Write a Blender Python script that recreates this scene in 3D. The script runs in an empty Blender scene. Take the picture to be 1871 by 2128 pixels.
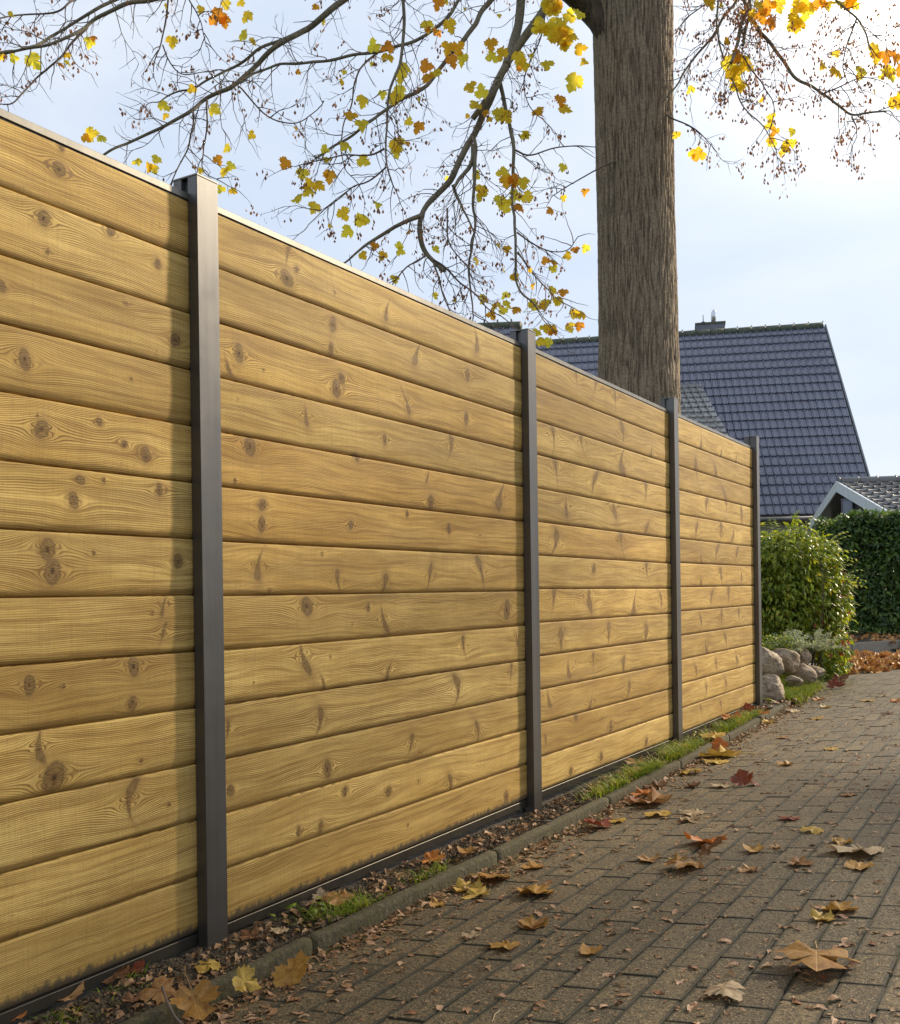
import bpy, math, random
import numpy as np
from mathutils import Vector, Matrix, noise
R = random.Random(7)
scn = bpy.context.scene
col = scn.collection

# ------------------------------------------------------------------ camera, sky, sun, exposure
F, YAW, ROLL, CY, CAMX, CAMZ = 2073.35, 0.54319, -0.0140, 1211.68, 1.8701, 0.949
cd = bpy.data.cameras.new('camera'); cam = bpy.data.objects.new('camera', cd); col.objects.link(cam)
cd.sensor_fit = 'HORIZONTAL'; cd.sensor_width = 36; cd.lens = F/1871*36
cd.shift_y = (CY-1064)/1871; cd.clip_start = .05; cd.clip_end = 3000
cam.matrix_world = Matrix.Translation((CAMX, 0, CAMZ)) @ Matrix.Rotation(YAW, 4, 'Z') @ Matrix.Rotation(math.pi/2, 4, 'X') @ Matrix.Rotation(ROLL, 4, 'Z')
scn.camera = cam
SUN_EL, SUN_AZ = math.radians(30), math.radians(27)      # azimuth measured from +Y towards +X
sdir = Vector((math.sin(SUN_AZ)*math.cos(SUN_EL), math.cos(SUN_AZ)*math.cos(SUN_EL), math.sin(SUN_EL)))
sl = bpy.data.lights.new('sun', 'SUN'); sl.energy = 4.6; sl.angle = math.radians(4.5); sl.color = (1, .85, .63)
so = bpy.data.objects.new('sun', sl); col.objects.link(so); so.rotation_euler = sdir.to_track_quat('Z', 'Y').to_euler()
w = bpy.data.worlds.new("World"); scn.world = w; w.use_nodes = True
def world():
    nt = w.node_tree; n = nt.nodes; L = nt.links; bg = n['Background']
    sky = n.new('ShaderNodeTexSky'); sky.sky_type = 'NISHITA'; sky.sun_disc = False
    sky.sun_elevation = SUN_EL; sky.sun_rotation = SUN_AZ; sky.air_density = 1; sky.dust_density = 2.0; sky.altitude = 50
    tc = n.new('ShaderNodeTexCoord')
    dot = n.new('ShaderNodeVectorMath'); dot.operation = 'DOT_PRODUCT'; dot.inputs[1].default_value = (-.1117, .8653, .4885)    # sun glow painted into the sky high right, away from the sun lamp
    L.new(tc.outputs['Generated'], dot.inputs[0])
    def M(op, a, b):
        m = n.new('ShaderNodeMath'); m.operation = op
        for i, v in enumerate((a, b)):
            if isinstance(v, (int, float)): m.inputs[i].default_value = v
            else: L.new(v, m.inputs[i])
        return m.outputs[0]
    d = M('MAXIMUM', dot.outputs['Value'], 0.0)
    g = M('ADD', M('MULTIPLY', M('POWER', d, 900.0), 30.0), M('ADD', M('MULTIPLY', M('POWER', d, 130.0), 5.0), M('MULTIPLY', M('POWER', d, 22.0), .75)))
    # thin cirrus veil
    mp = n.new('ShaderNodeMapping'); mp.inputs['Scale'].default_value = (1.4, 3.2, 5.0); L.new(tc.outputs['Generated'], mp.inputs[0])
    nz = n.new('ShaderNodeTexNoise'); nz.inputs['Scale'].default_value = 1.6; nz.inputs['Detail'].default_value = 7; nz.inputs['Roughness'].default_value = .55; L.new(mp.outputs[0], nz.inputs['Vector'])
    rp = n.new('ShaderNodeValToRGB'); rp.color_ramp.elements[0].position = .36; rp.color_ramp.elements[1].position = .68
    rp.color_ramp.elements[0].color = (VEIL[0]*.95, VEIL[1]*.975, VEIL[2]*1.0, 1); rp.color_ramp.elements[1].color = (VEIL[0]*1.16, VEIL[1]*1.11, VEIL[2]*1.04, 1)
    L.new(nz.outputs['Fac'], rp.inputs[0])
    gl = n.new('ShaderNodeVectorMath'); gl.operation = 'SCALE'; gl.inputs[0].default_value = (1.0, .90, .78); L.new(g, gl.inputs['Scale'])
    vs = n.new('ShaderNodeVectorMath'); vs.operation = 'SCALE'; vs.inputs['Scale'].default_value = 10; L.new(rp.outputs[0], vs.inputs[0])
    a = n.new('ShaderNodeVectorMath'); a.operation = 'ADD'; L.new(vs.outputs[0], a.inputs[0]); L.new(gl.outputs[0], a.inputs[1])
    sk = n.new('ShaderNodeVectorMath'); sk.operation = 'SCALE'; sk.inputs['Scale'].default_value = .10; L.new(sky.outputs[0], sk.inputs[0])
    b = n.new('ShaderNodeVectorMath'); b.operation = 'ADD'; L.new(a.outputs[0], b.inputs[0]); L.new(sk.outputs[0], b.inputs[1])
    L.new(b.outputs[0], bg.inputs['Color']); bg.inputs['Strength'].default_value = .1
VEIL = (.485, .548, .655)
world()
scn.view_settings.view_transform = 'Standard'; scn.view_settings.look = 'None'; scn.view_settings.gamma = 1
scn.view_settings.use_curve_mapping = False; scn.view_settings.exposure = 0.47
scn.render.engine = 'CYCLES'

# ------------------------------------------------------------------ helpers
FW = Vector((-math.sin(YAW), math.cos(YAW), 0)); RT = Vector((math.cos(YAW), math.sin(YAW), 0)); CAM = Vector((CAMX, 0, CAMZ))
def ray(x, y):
    a, b = x-935.5, y-CY; c, s = math.cos(ROLL), math.sin(ROLL)
    return FW*F + RT*(c*a+s*b) + Vector((0, 0, -(-s*a+c*b)))
def atd(x, y, d): return CAM + ray(x, y)/F*d
def atX(x, y, X):
    r = ray(x, y); return CAM + r*((X-CAMX)/r.x)
def atZ(x, y, z):
    r = ray(x, y); return CAM + r*((z-CAMZ)/r.z)
def gz(X): return -.055+.08*min(max(X, .19), 3.5)
def atG(x, y):
    r = ray(x, y); z = 0
    for _ in range(30):
        p = CAM + r*((z-CAMZ)/r.z); z = z*.4+.6*gz(p.x)
    return p

def tag(o, label=None, cat=None, group=None, kind=None):
    if label: o['label'] = label
    if cat: o['category'] = cat
    if group: o['group'] = group
    if kind: o['kind'] = kind
    return o
def empty(name, loc=(0, 0, 0), parent=None, kind=None):
    o = bpy.data.objects.new(name, None); col.objects.link(o); o.location = loc; o.empty_display_size = .1
    if parent: o.parent = parent
    if kind: o['kind'] = kind
    return o
def link(name, me, parent=None, mw=None):
    o = bpy.data.objects.new(name, me); col.objects.link(o)
    if mw is not None: o.matrix_world = mw
    if parent:
        o.parent = parent; o.matrix_parent_inverse = Matrix.Translation(-parent.location) if parent.type == 'EMPTY' else parent.matrix_basis.inverted()
    return o
class MB:
    def __init__(s): s.v = []; s.f = []; s.uv = None
    def add(s, vs, fs):
        n = len(s.v); s.v.extend([tuple(v) for v in vs]); s.f.extend([tuple(i+n for i in f) for f in fs])
    def box(s, x0, x1, y0, y1, z0, z1):
        s.add([(x0,y0,z0),(x1,y0,z0),(x1,y1,z0),(x0,y1,z0),(x0,y0,z1),(x1,y0,z1),(x1,y1,z1),(x0,y1,z1)],
              [(0,3,2,1),(4,5,6,7),(0,1,5,4),(1,2,6,5),(2,3,7,6),(3,0,4,7)])
    def prism(s, poly, d, close=True):       # poly list of Vector, extrude by vector d
        n = len(poly); s.add(list(poly)+[p+d for p in poly], [tuple(range(n))[::-1], tuple(range(n, 2*n))]+[(i, (i+1) % n, (i+1) % n+n, i+n) for i in range(n)])
    def tube(s, pts, rad, k=6, cap=False):
        n0 = len(s.v); pr = None
        for i, p in enumerate(pts):
            p = Vector(p); t = (Vector(pts[min(i+1, len(pts)-1)])-Vector(pts[max(i-1, 0)]))
            if t.length < 1e-9: t = Vector((0, 0, 1))
            t.normalize()
            if pr is None: pr = t.cross(Vector((.3, .2, 1))) if abs(t.z) < .95 else t.cross(Vector((1, 0, 0)))
            pr = pr - t*pr.dot(t)
            if pr.length < 1e-6: pr = t.orthogonal()
            pr.normalize(); b = t.cross(pr); r = rad[min(i, len(rad)-1)] if hasattr(rad, '__len__') else rad
            for j in range(k):
                a = 2*math.pi*j/k; s.v.append(tuple(p+pr*(r*math.cos(a))+b*(r*math.sin(a))))
        for i in range(len(pts)-1):
            for j in range(k):
                a = n0+i*k+j; b2 = n0+i*k+(j+1) % k; s.f.append((a, b2, b2+k, a+k))
        if cap: s.f.append(tuple(n0+j for j in range(k))[::-1]); s.f.append(tuple(n0+(len(pts)-1)*k+j for j in range(k)))
    def mesh(s, name, mat, smooth=False):
        me = bpy.data.meshes.new(name); me.from_pydata(s.v, [], s.f)
        if s.uv:
            u = me.uv_layers.new(name='UVMap'); d = []
            for l in me.loops: d.extend(s.uv[l.vertex_index])
            u.data.foreach_set('uv', d)
        if mat: me.materials.append(mat)
        if smooth: me.polygons.foreach_set('use_smooth', [True]*len(me.polygons))
        me.update(); return me
    def build(s, name, mat, parent=None, smooth=False, kind=None):
        o = link(name, s.mesh(name, mat, smooth), parent)
        if kind: o['kind'] = kind
        return o
def bevel_mesh(me, wd, seg=1, ang=None):
    import bmesh
    bm = bmesh.new(); bm.from_mesh(me)
    es = [e for e in bm.edges if len(e.link_faces) == 2 and e.calc_face_angle(0) > (ang or .6)]
    bmesh.ops.bevel(bm, geom=es, offset=wd, segments=seg, affect='EDGES', clamp_overlap=True)
    bm.to_mesh(me); bm.free(); me.update(); return me

# ---- node helper
class NT:
    def __init__(s, name):
        s.m = bpy.data.materials.new(name); s.m.use_nodes = True; s.t = s.m.node_tree; s.n = s.t.nodes; s.L = s.t.links
        s.b = s.n['Principled BSDF']; s.tc = None
    def put(s, sock, v):
        if isinstance(v, (int, float)): sock.default_value = v
        elif isinstance(v, (tuple, list)):
            sock.default_value = tuple(v) if len(v) == len(sock.default_value) else tuple(v)+(1,)
        else: s.L.new(v, sock)
    def math(s, op, a, b=0.0, c=None, clamp=False):
        m = s.n.new('ShaderNodeMath'); m.operation = op; m.use_clamp = clamp; s.put(m.inputs[0], a); s.put(m.inputs[1], b)
        if c is not None: s.put(m.inputs[2], c)
        return m.outputs[0]
    def obj(s):
        if not s.tc: s.tc = s.n.new('ShaderNodeTexCoord')
        return s.tc.outputs['Object']
    def geo(s): return s.n.new('ShaderNodeNewGeometry').outputs['Position']
    def rnd(s): return s.n.new('ShaderNodeObjectInfo').outputs['Random']
    def map(s, vec, scale=(1, 1, 1), loc=(0, 0, 0), rot=(0, 0, 0)):
        m = s.n.new('ShaderNodeMapping'); s.put(m.inputs['Scale'], scale); s.put(m.inputs['Location'], loc); s.put(m.inputs['Rotation'], rot); s.L.new(vec, m.inputs[0]); return m.outputs[0]
    def noise(s, vec, scale=1., detail=3., rough=.5, w=None, dist=0., out='Fac'):
        m = s.n.new('ShaderNodeTexNoise')
        if w is not None: m.noise_dimensions = '4D'; s.put(m.inputs['W'], w)
        s.put(m.inputs['Scale'], scale); s.put(m.inputs['Detail'], detail); s.put(m.inputs['Roughness'], rough); s.put(m.inputs['Distortion'], dist)
        if vec is not None: s.L.new(vec, m.inputs['Vector'])
        return m.outputs[out]
    def vor(s, vec, scale=1., out='Distance', feat='F1'):
        m = s.n.new('ShaderNodeTexVoronoi'); m.feature = feat; s.put(m.inputs['Scale'], scale); s.L.new(vec, m.inputs['Vector']); return m.outputs[out]
    def ramp(s, fac, stops):
        r = s.n.new('ShaderNodeValToRGB'); e = r.color_ramp.elements
        while len(e) < len(stops): e.new(.5)
        for i, (p, c) in enumerate(stops):
            e[i].position = p; e[i].color = tuple(c)+(1,) if hasattr(c, '__len__') else (c, c, c, 1)
        s.put(r.inputs[0], fac); return r.outputs[0]
    def mix(s, fac, a, b, mode='MIX'):
        m = s.n.new('ShaderNodeMix'); m.data_type = 'RGBA'; m.blend_type = mode
        s.put(m.inputs[0], fac); s.put(m.inputs[6], a); s.put(m.inputs[7], b); return m.outputs[2]
    def sep(s, v):
        m = s.n.new('ShaderNodeSeparateXYZ'); s.L.new(v, m.inputs[0]); return m.outputs
    def comb(s, x, y, z):
        m = s.n.new('ShaderNodeCombineXYZ'); s.put(m.inputs[0], x); s.put(m.inputs[1], y); s.put(m.inputs[2], z); return m.outputs[0]
    def bump(s, h, strength=.3, dist=.01, nrm=None):
        m = s.n.new('ShaderNodeBump'); s.put(m.inputs['Strength'], strength); s.put(m.inputs['Distance'], dist); s.put(m.inputs['Height'], h)
        if nrm is not None: s.L.new(nrm, m.inputs['Normal'])
        return m.outputs[0]
    def out(s, colr=None, rough=None, bump=None, metal=None, spec=None, coat=None):
        if colr is not None: s.put(s.b.inputs['Base Color'], colr)
        if rough is not None: s.put(s.b.inputs['Roughness'], rough)
        if metal is not None: s.put(s.b.inputs['Metallic'], metal)
        if spec is not None: s.put(s.b.inputs['Specular IOR Level'], spec)
        if coat is not None: s.put(s.b.inputs['Coat Weight'], coat); s.put(s.b.inputs['Coat Roughness'], .16)
        if bump is not None: s.L.new(bump, s.b.inputs['Normal'])
        return s.m
    def translucent(s, colr, fac):
        t = s.n.new('ShaderNodeBsdfTranslucent'); s.put(t.inputs['Color'], colr); mx = s.n.new('ShaderNodeMixShader'); mx.inputs[0].default_value = fac
        s.L.new(s.b.outputs[0], mx.inputs[1]); s.L.new(t.outputs[0], mx.inputs[2]); s.L.new(mx.outputs[0], s.n['Material Output'].inputs['Surface'])

# ------------------------------------------------------------------ materials
NK = 5
def wood_mat():
    s = NT('pine_boards'); P = s.sep(s.obj()); rn = s.rnd(); u, v = P[1], P[2]
    seed = s.math('MULTIPLY', rn, 53.0)
    warp = s.noise(s.comb(s.math('MULTIPLY', u, 1.6), s.math('MULTIPLY', v, 5.0), 0.0), 1.0, 2.0, .5, w=seed)
    warp2 = s.noise(s.comb(s.math('MULTIPLY', u, 5.0), s.math('MULTIPLY', v, 14.0), 3.0), 1.0, 2.0, .5, w=seed)
    psi = s.math('ADD', s.math('ADD', v, s.math('MULTIPLY', warp, .055)), s.math('MULTIPLY', warp2, .012))
    # knot fields worked out board by board and stored on the mesh: how far the grain is pushed aside, and nearness to a knot
    ka = s.n.new('ShaderNodeAttribute'); ka.attribute_name = 'grain_push'; kp = s.n.new('ShaderNodeAttribute'); kp.attribute_name = 'knot_prox'
    psi = s.math('ADD', psi, ka.outputs['Fac'])
    kd_ = s.noise(s.comb(s.math('MULTIPLY', u, 75.0), s.math('MULTIPLY', v, 60.0), 2.0), 1.0, 3.0, .65, w=seed)
    prox = s.math('ADD', kp.outputs['Fac'], s.math('MULTIPLY', s.math('SUBTRACT', kd_, .5), .22))
    fr = s.math('ADD', 190.0, s.math('MULTIPLY', rn, 90.0))
    # rings: light early wood and narrow dark late wood
    ph = s.math('FRACT', s.math('MULTIPLY', psi, fr))
    line = s.ramp(ph, [(0, 0.0), (.45, .12), (.82, 1.0), (.97, .75), (1, 0.0)])
    amp = s.noise(s.comb(s.math('MULTIPLY', u, 2.2), s.math('MULTIPLY', psi, 26.0), 7.0), 1.0, 3.0, .6, w=seed)
    amp = s.ramp(amp, [(.34, .25), (.60, 1.0)])
    amp = s.math('MAXIMUM', amp, s.math('MULTIPLY', prox, 1.5))
    fib = s.noise(s.comb(s.math('MULTIPLY', u, 14.0), s.math('MULTIPLY', psi, 520.0), 1.0), 1.0, 3.0, .6, w=seed)
    saw = s.noise(s.comb(s.math('MULTIPLY', u, 330.0), s.math('MULTIPLY', v, 9.0), 1.0), 1.0, 2.0, .6, w=seed)
    blot = s.noise(s.comb(s.math('MULTIPLY', u, 3.0), s.math('MULTIPLY', v, 9.0), 5.0), 1.0, 4.0, .6, w=seed)
    pits = s.noise(s.comb(s.math('MULTIPLY', u, 160.0), s.math('MULTIPLY', v, 260.0), 5.0), 1.0, 2.0, .6, w=seed)
    base = s.mix(s.ramp(blot, [(.32, 0.0), (.7, 1.0)]), (.57, .372, .100), (.80, .580, .200))
    stk = s.noise(s.comb(s.math('MULTIPLY', u, 2.6), s.math('MULTIPLY', psi, 105.0), 21.0), 1.0, 5.0, .68, w=seed)
    base = s.mix(s.ramp(stk, [(.36, .80), (.54, 0.0)]), base, (.30, .175, .045))
    base = s.mix(s.ramp(stk, [(.56, 0.0), (.74, .7)]), base, (.80, .56, .18))
    tone = s.ramp(s.math('FRACT', s.math('MULTIPLY', rn, 7.31)), [(0, (.74, .70, .62)), (.35, (.95, .95, .95)), (.7, (1.04, 1.02, .98)), (1, (.92, .82, .68))])
    base = s.mix(1.0, base, tone, 'MULTIPLY')
    base = s.mix(s.ramp(prox, [(.06, 0.0), (.5, .45)]), base, (.36, .22, .07))
    c = s.mix(s.math('MULTIPLY', s.math('MULTIPLY', line, amp), 1.0), base, (.135, .062, .010))
    c = s.mix(s.ramp(fib, [(.35, .30), (.6, 0.0)]), c, (.23, .12, .03))
    c = s.mix(s.ramp(saw, [(.34, .22), (.52, 0.0)]), c, (.21, .12, .045))
    c = s.mix(s.ramp(pits, [(.26, .65), (.36, 0.0)]), c, (.12, .065, .02))
    # knots
    mask = s.ramp(prox, [(.48, 0.0), (.68, 1.0)]); core = s.ramp(prox, [(.54, 0.0), (.61, .45), (.66, 0.0), (.85, 0.0), (.95, 1.0)])
    kn = s.noise(s.comb(s.math('MULTIPLY', u, 90.0), s.math('MULTIPLY', v, 90.0), 0.0), 1.0, 3.0, .6, w=seed)
    c = s.mix(s.math('MULTIPLY', mask, .66), c, s.ramp(kn, [(.3, (.065, .036, .014)), (.7, (.20, .115, .045))]))
    c = s.mix(s.math('MULTIPLY', core, .95), c, (.030, .016, .008))
    # water stains: long dark blotches and dirt held along the lower edge
    st1 = s.noise(s.comb(s.math('MULTIPLY', u, 1.1), s.math('MULTIPLY', v, 16.0), 11.0), 1.0, 4.0, .62, w=seed)
    c = s.mix(s.ramp(st1, [(.52, 0.0), (.74, .55)]), c, (.20, .115, .035))
    low = s.ramp(s.math('ADD', s.math('MULTIPLY', v, 48.0), s.math('MULTIPLY', s.noise(s.comb(s.math('MULTIPLY', u, 9.0), s.math('MULTIPLY', v, 22.0), 4.0), 1.0, 4.0, .7, w=seed), -.9)), [(0, .6), (.38, 0.0)])
    c = s.mix(low, c, (.12, .066, .018))
    # grime creeping up from the lower edge of the lowest boards
    a = s.n.new('ShaderNodeAttribute'); a.attribute_type = 'OBJECT'; a.attribute_name = 'grime'
    gn = s.noise(s.comb(s.math('MULTIPLY', u, 60.0), s.math('MULTIPLY', v, 30.0), 9.0), 1.0, 4.0, .7)
    gm = s.math('SUBTRACT', a.outputs['Fac'], s.math('ADD', v, s.math('MULTIPLY', s.math('SUBTRACT', gn, .5), .06)))
    gm = s.ramp(s.math('MULTIPLY', gm, 30.0), [(0, 0.0), (.5, .85)])
    c = s.mix(gm, c, (.055, .048, .035))
    h = s.math('ADD', s.math('MULTIPLY', line, s.math('MULTIPLY', amp, -.5)), s.math('ADD', s.math('MULTIPLY', fib, .5), s.math('MULTIPLY', saw, .15)))
    b1 = s.bump(h, .38, .0016)
    b2 = s.bump(s.math('MULTIPLY', prox, .6), .5, .003, b1)
    return s.out(c, s.ramp(line, [(0, .72), (1, .6)]), b2, spec=.22)
def simple(name, c0, c1, scale=8., rough=.7, bump=.2, bd=.01, detail=5, metal=0, spec=.5, world_space=False, extra=None):
    s = NT(name); v = s.geo() if world_space else s.obj()
    nz = s.noise(v, scale, detail, .6); c = s.ramp(nz, [(.3, c0), (.7, c1)])
    if extra: c = extra(s, v, c)
    return s.out(c, rough, s.bump(nz, bump, bd), metal, spec)
def post_mat(name='anthracite_aluminium', base=(.115, .11, .105)):
    s = NT(name); v = s.geo(); z = s.sep(v)[2]
    st = s.noise(s.map(v, (30, 30, 1.2)), 1.0, 4, .6); sp = s.noise(v, 420., 2, .5); du = s.noise(v, 9., 4, .6)
    c = s.mix(s.ramp(st, [(.3, 0.0), (.75, 1.0)]), base, tuple(x*1.28 for x in base))
    c = s.mix(s.ramp(s.math('ADD', s.math('MULTIPLY', z, -4.0), du), [(.15, 0.0), (.55, .5)]), c, (.10, .085, .06))
    return s.out(c, s.ramp(du, [(.3, .34), (.7, .46)]), s.bump(sp, .08, .0006), .8, .4)
def brick_mat():
    s = NT('concrete_paver'); g = s.geo(); rn = s.rnd()
    t_ = s.n.new('ShaderNodeUVMap'); t_.uv_map = 'tint'; rn = s.math('FRACT', s.math('ADD', rn, s.sep(t_.outputs[0])[0]))
    base = s.ramp(rn, [(0, (.080, .051, .019)), (.35, (.118, .079, .031)), (.75, (.143, .097, .040)), (1, (.182, .128, .056))])
    big = s.noise(g, 1.7, 4, .6); c = s.mix(s.ramp(big, [(.35, 0.0), (.7, .6)]), base, (.085, .066, .030))
    sp = s.vor(g, 260.); grit = s.noise(g, 210., 3, .75); fine = s.noise(g, 95., 5, .75)
    c = s.mix(s.ramp(fine, [(.40, .95), (.56, 0.0)]), c, (.024, .018, .010))
    stn = s.noise(g, 6.5, 5, .7); c = s.mix(s.ramp(stn, [(.48, 0.0), (.66, .55)]), c, (.040, .034, .018))
    c = s.mix(s.ramp(grit, [(.56, 0.0), (.66, .95)]), c, (.44, .33, .18))
    u_ = s.n.new('ShaderNodeUVMap'); u_.uv_map = 'UVMap'; P = s.sep(u_.outputs[0]); ex = s.math('SUBTRACT', .0456, s.math('ABSOLUTE', P[0])); ey = s.math('SUBTRACT', .0982, s.math('ABSOLUTE', P[1]))
    edge = s.math('MINIMUM', ex, ey); moss = s.noise(g, 22., 5, .7)
    em = s.math('SUBTRACT', s.math('MULTIPLY', moss, .018), edge)
    c = s.mix(s.ramp(s.math('MULTIPLY', em, 90.0), [(.0, 0.0), (.6, .9)]), c, (.022, .020, .008))
    h = s.math('ADD', s.math('MULTIPLY', grit, .6), fine)
    return s.out(c, s.ramp(fine, [(.3, .85), (.7, .6)]), s.bump(h, 1.0, .0040), spec=.45)
def leaf_mat(name, stops, trans=0.0, tcol=None, world_var=False, mott=.85):
    s = NT(name); rn = s.rnd()
    if world_var: rn = s.noise(s.geo(), 1.0 if world_var is True else world_var, 1, .5)
    uv = s.n.new('ShaderNodeUVMap').outputs[0]; U = s.sep(uv)
    c = s.ramp(rn, stops)
    x = U[0]; y = s.math('SUBTRACT', U[1], .04); ang = s.math('ARCTAN2', x, y)
    pp = s.math('PINGPONG', s.math('ABSOLUTE', ang), .36); rr = s.math('SQRT', s.math('ADD', s.math('MULTIPLY', x, x), s.math('MULTIPLY', y, y)))
    vd = s.math('MULTIPLY', s.math('MINIMUM', pp, 1.0), rr)
    # main veins every .72 rad from the stalk
    vein = s.ramp(vd, [(0, 1.0), (.018, 0.0)])
    bl = s.noise(s.comb(s.math('MULTIPLY', x, 3.0), s.math('MULTIPLY', y, 3.0), s.math('MULTIPLY', s.rnd(), 40.0)), 1.6, 5, .65)
    dark = s.mix(1.0, c, (.42, .30, .22), 'MULTIPLY')
    c = s.mix(s.ramp(bl, [(.42, 0.0), (.72, mott)]), c, dark)
    c = s.mix(s.math('MULTIPLY', vein, .35), c, s.mix(.4, c, (.75, .6, .35)))
    side = s.noise(s.comb(s.math('MULTIPLY', ang, 9.0), s.math('MULTIPLY', rr, 26.0), 0.0), 1.0, 3, .6)
    s.out(c, .55, s.bump(s.math('ADD', s.math('MULTIPLY', side, .8), s.math('MULTIPLY', vein, -1.0)), .5, .002), spec=.35)
    if trans: s.translucent(c if tcol is None else tcol, trans)
    return s.m
def foliage_mat(name, stops, trans, rough=.4, spec=.5, sc=30.):
    s = NT(name); g = s.geo(); nz = s.noise(g, sc, 2, .5); c = s.ramp(nz, stops)
    s.out(c, rough, spec=spec); s.translucent(s.mix(1.0, c, (1.5, 1.35, .6), 'MULTIPLY'), trans); return s.m

WOOD = wood_mat()
POST = post_mat()
RAIL = post_mat('top_rail_aluminium', (.17, .16, .14))
BLACK = simple('slot_dark', (.01, .01, .01), (.02, .02, .02), rough=.8)
BRICK = brick_mat()
def moss_extra(s, v, c): return s.mix(s.ramp(s.noise(v, 9., 5, .7), [(.42, 0.0), (.60, .9)]), c, (.095, .080, .014))
JOINT = simple('mossy_joint_sand', (.010, .008, .005), (.032, .025, .014), 160, .95, .8, .004, extra=moss_extra, world_space=True)
SOIL = simple('dark_soil', (.014, .009, .004), (.085, .058, .028), 55, .95, 1.0, .012, detail=8, world_space=True)
CLOD = simple('soil_crumb', (.018, .012, .006), (.135, .095, .05), 40, .95, .5, .004, world_space=True)
def kerb_extra(s, v, c):
    z = s.sep(v)[2]; n = s.noise(v, 26., 6, .7); st = s.noise(s.map(v, (60, 60, 8)), 1.0, 4, .7)
    c = s.mix(s.ramp(n, [(.40, 0.0), (.56, .85)]), c, (.060, .052, .016))
    return s.mix(s.ramp(st, [(.36, .7), (.52, 0.0)]), c, (.035, .028, .016))
KERB = simple('kerb_concrete', (.035, .028, .014), (.125, .100, .055), 70, .95, 1.0, .007, extra=kerb_extra, world_space=True)
LAWN = simple('lawn', (.03, .045, .012), (.06, .08, .02), 30, .9, .8, .02, world_space=True)
ROAD = simple('road_surface', (.10, .095, .085), (.20, .185, .165), 90, .8, .6, .004, detail=6, world_space=True)
def bark_mat():
    s = NT('bark'); g = s.geo(); w1 = s.noise(s.map(g, (6, 6, 1.6)), 1.0, 3, .6, out='Color')
    vv = s.n.new('ShaderNodeVectorMath'); vv.operation = 'MULTIPLY_ADD'; s.L.new(w1, vv.inputs[0]); vv.inputs[1].default_value = (.06, .06, .10); s.L.new(g, vv.inputs[2])
    v2 = vv.outputs[0]
    a = s.noise(s.map(v2, (70, 70, 10)), 1.0, 5, .6); b = s.vor(s.map(v2, (50, 50, 7.0)), 1.0); f = s.noise(g, 60., 5, .7)
    h = s.math('ADD', s.math('MULTIPLY', a, .7), s.math('MULTIPLY', b, .8))
    fa = s.n.new('ShaderNodeAttribute'); fa.attribute_name = 'furrow'; fv = fa.outputs['Fac']
    c = s.ramp(s.math('ADD', s.math('MULTIPLY', h, .45), s.math('MULTIPLY', fv, .75)), [(.24, (.050, .034, .021)), (.50, (.155, .112, .075)), (.95, (.34, .26, .175))])
    c = s.mix(s.ramp(f, [(.4, .5), (.62, 0.0)]), c, (.05, .042, .03))
    P = s.sep(g); low = s.ramp(s.math('ADD', s.math('MULTIPLY', P[2], -.5), s.math('MULTIPLY', s.noise(g, 5., 4, .6), 1.6)), [(.0, 0.0), (.55, .55)])
    c = s.mix(low, c, (.055, .065, .018))
    return s.out(c, .85, s.bump(h, .8, .012, s.bump(f, .4, .004)), spec=.3)
BARK = bark_mat()
TWIG = simple('twig_bark', (.065, .045, .038), (.15, .105, .078), 40, .8, .4, .003, world_space=True)
LIMB = simple('limb_bark', (.085, .075, .045), (.23, .19, .125), 55, .85, .8, .006, world_space=True, detail=7)
TREELEAF = leaf_mat('yellow_maple_leaf', [(0, (.93, .80, .06)), (.3, (1.0, .80, .06)), (.75, (.95, .60, .03)), (.9, (.88, .38, .03)), (1, (.85, .34, .03))], .82, mott=.3)
SEED = foliage_mat('maple_seed_keys', [(.3, (.16, .065, .035)), (.7, (.34, .16, .08))], .3, .6, .3)
GROUNDLEAF = {}
for nme, st in dict(ochre=((.33, .17, .035), (.48, .27, .06)), yellow=((.48, .31, .05), (.58, .40, .09)), pale=((.46, .34, .20), (.58, .45, .27)), tan=((.30, .15, .05), (.43, .24, .09)),
                    orange=((.48, .15, .025), (.55, .21, .04)), red=((.19, .04, .018), (.28, .075, .028)), brown=((.13, .06, .025), (.22, .10, .04))).items():
    GROUNDLEAF[nme] = leaf_mat(nme+'_fallen_leaf', [(0, st[0]), (1, st[1])], .22)
SCRAP = leaf_mat('leaf_scraps', [(0, (.30, .16, .07)), (.4, (.46, .28, .16)), (.75, (.55, .37, .23)), (1, (.24, .09, .03))], .1)
LITTER = leaf_mat('leaf_litter', [(.3, (.14, .07, .03)), (.45, (.30, .17, .08)), (.6, (.40, .24, .12)), (.75, (.19, .07, .025))], .1, world_var=25.)
def tile_mat(name, a, b, rough=.28):
    s = NT(name); rn = s.rnd(); g = s.geo(); nz = s.noise(g, 14., 4, .6); n2 = s.noise(g, 1.3, 2, .5)
    c = s.mix(s.math('MULTIPLY', s.math('ADD', nz, n2), .5), a, b); c = s.mix(s.math('MULTIPLY', rn, .25), c, tuple(x*.6 for x in a))
    return s.out(c, s.ramp(nz, [(.3, rough-.05), (.7, rough+.08)]), s.bump(nz, .15, .003), spec=.75, coat=.7)
TILE = tile_mat('blue_grey_roof_tile', (.078, .084, .125), (.13, .138, .19))
SHEDTILE = tile_mat('grey_shed_tile', (.085, .08, .075), (.15, .14, .13), .55)
RIDGE = simple('mossy_ridge_tile', (.05, .055, .05), (.12, .14, .08), 12, .7, .4, .01, world_space=True)
GREY = simple('painted_grey', (.16, .17, .18), (.20, .21, .22), 5, .6, .1)
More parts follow.
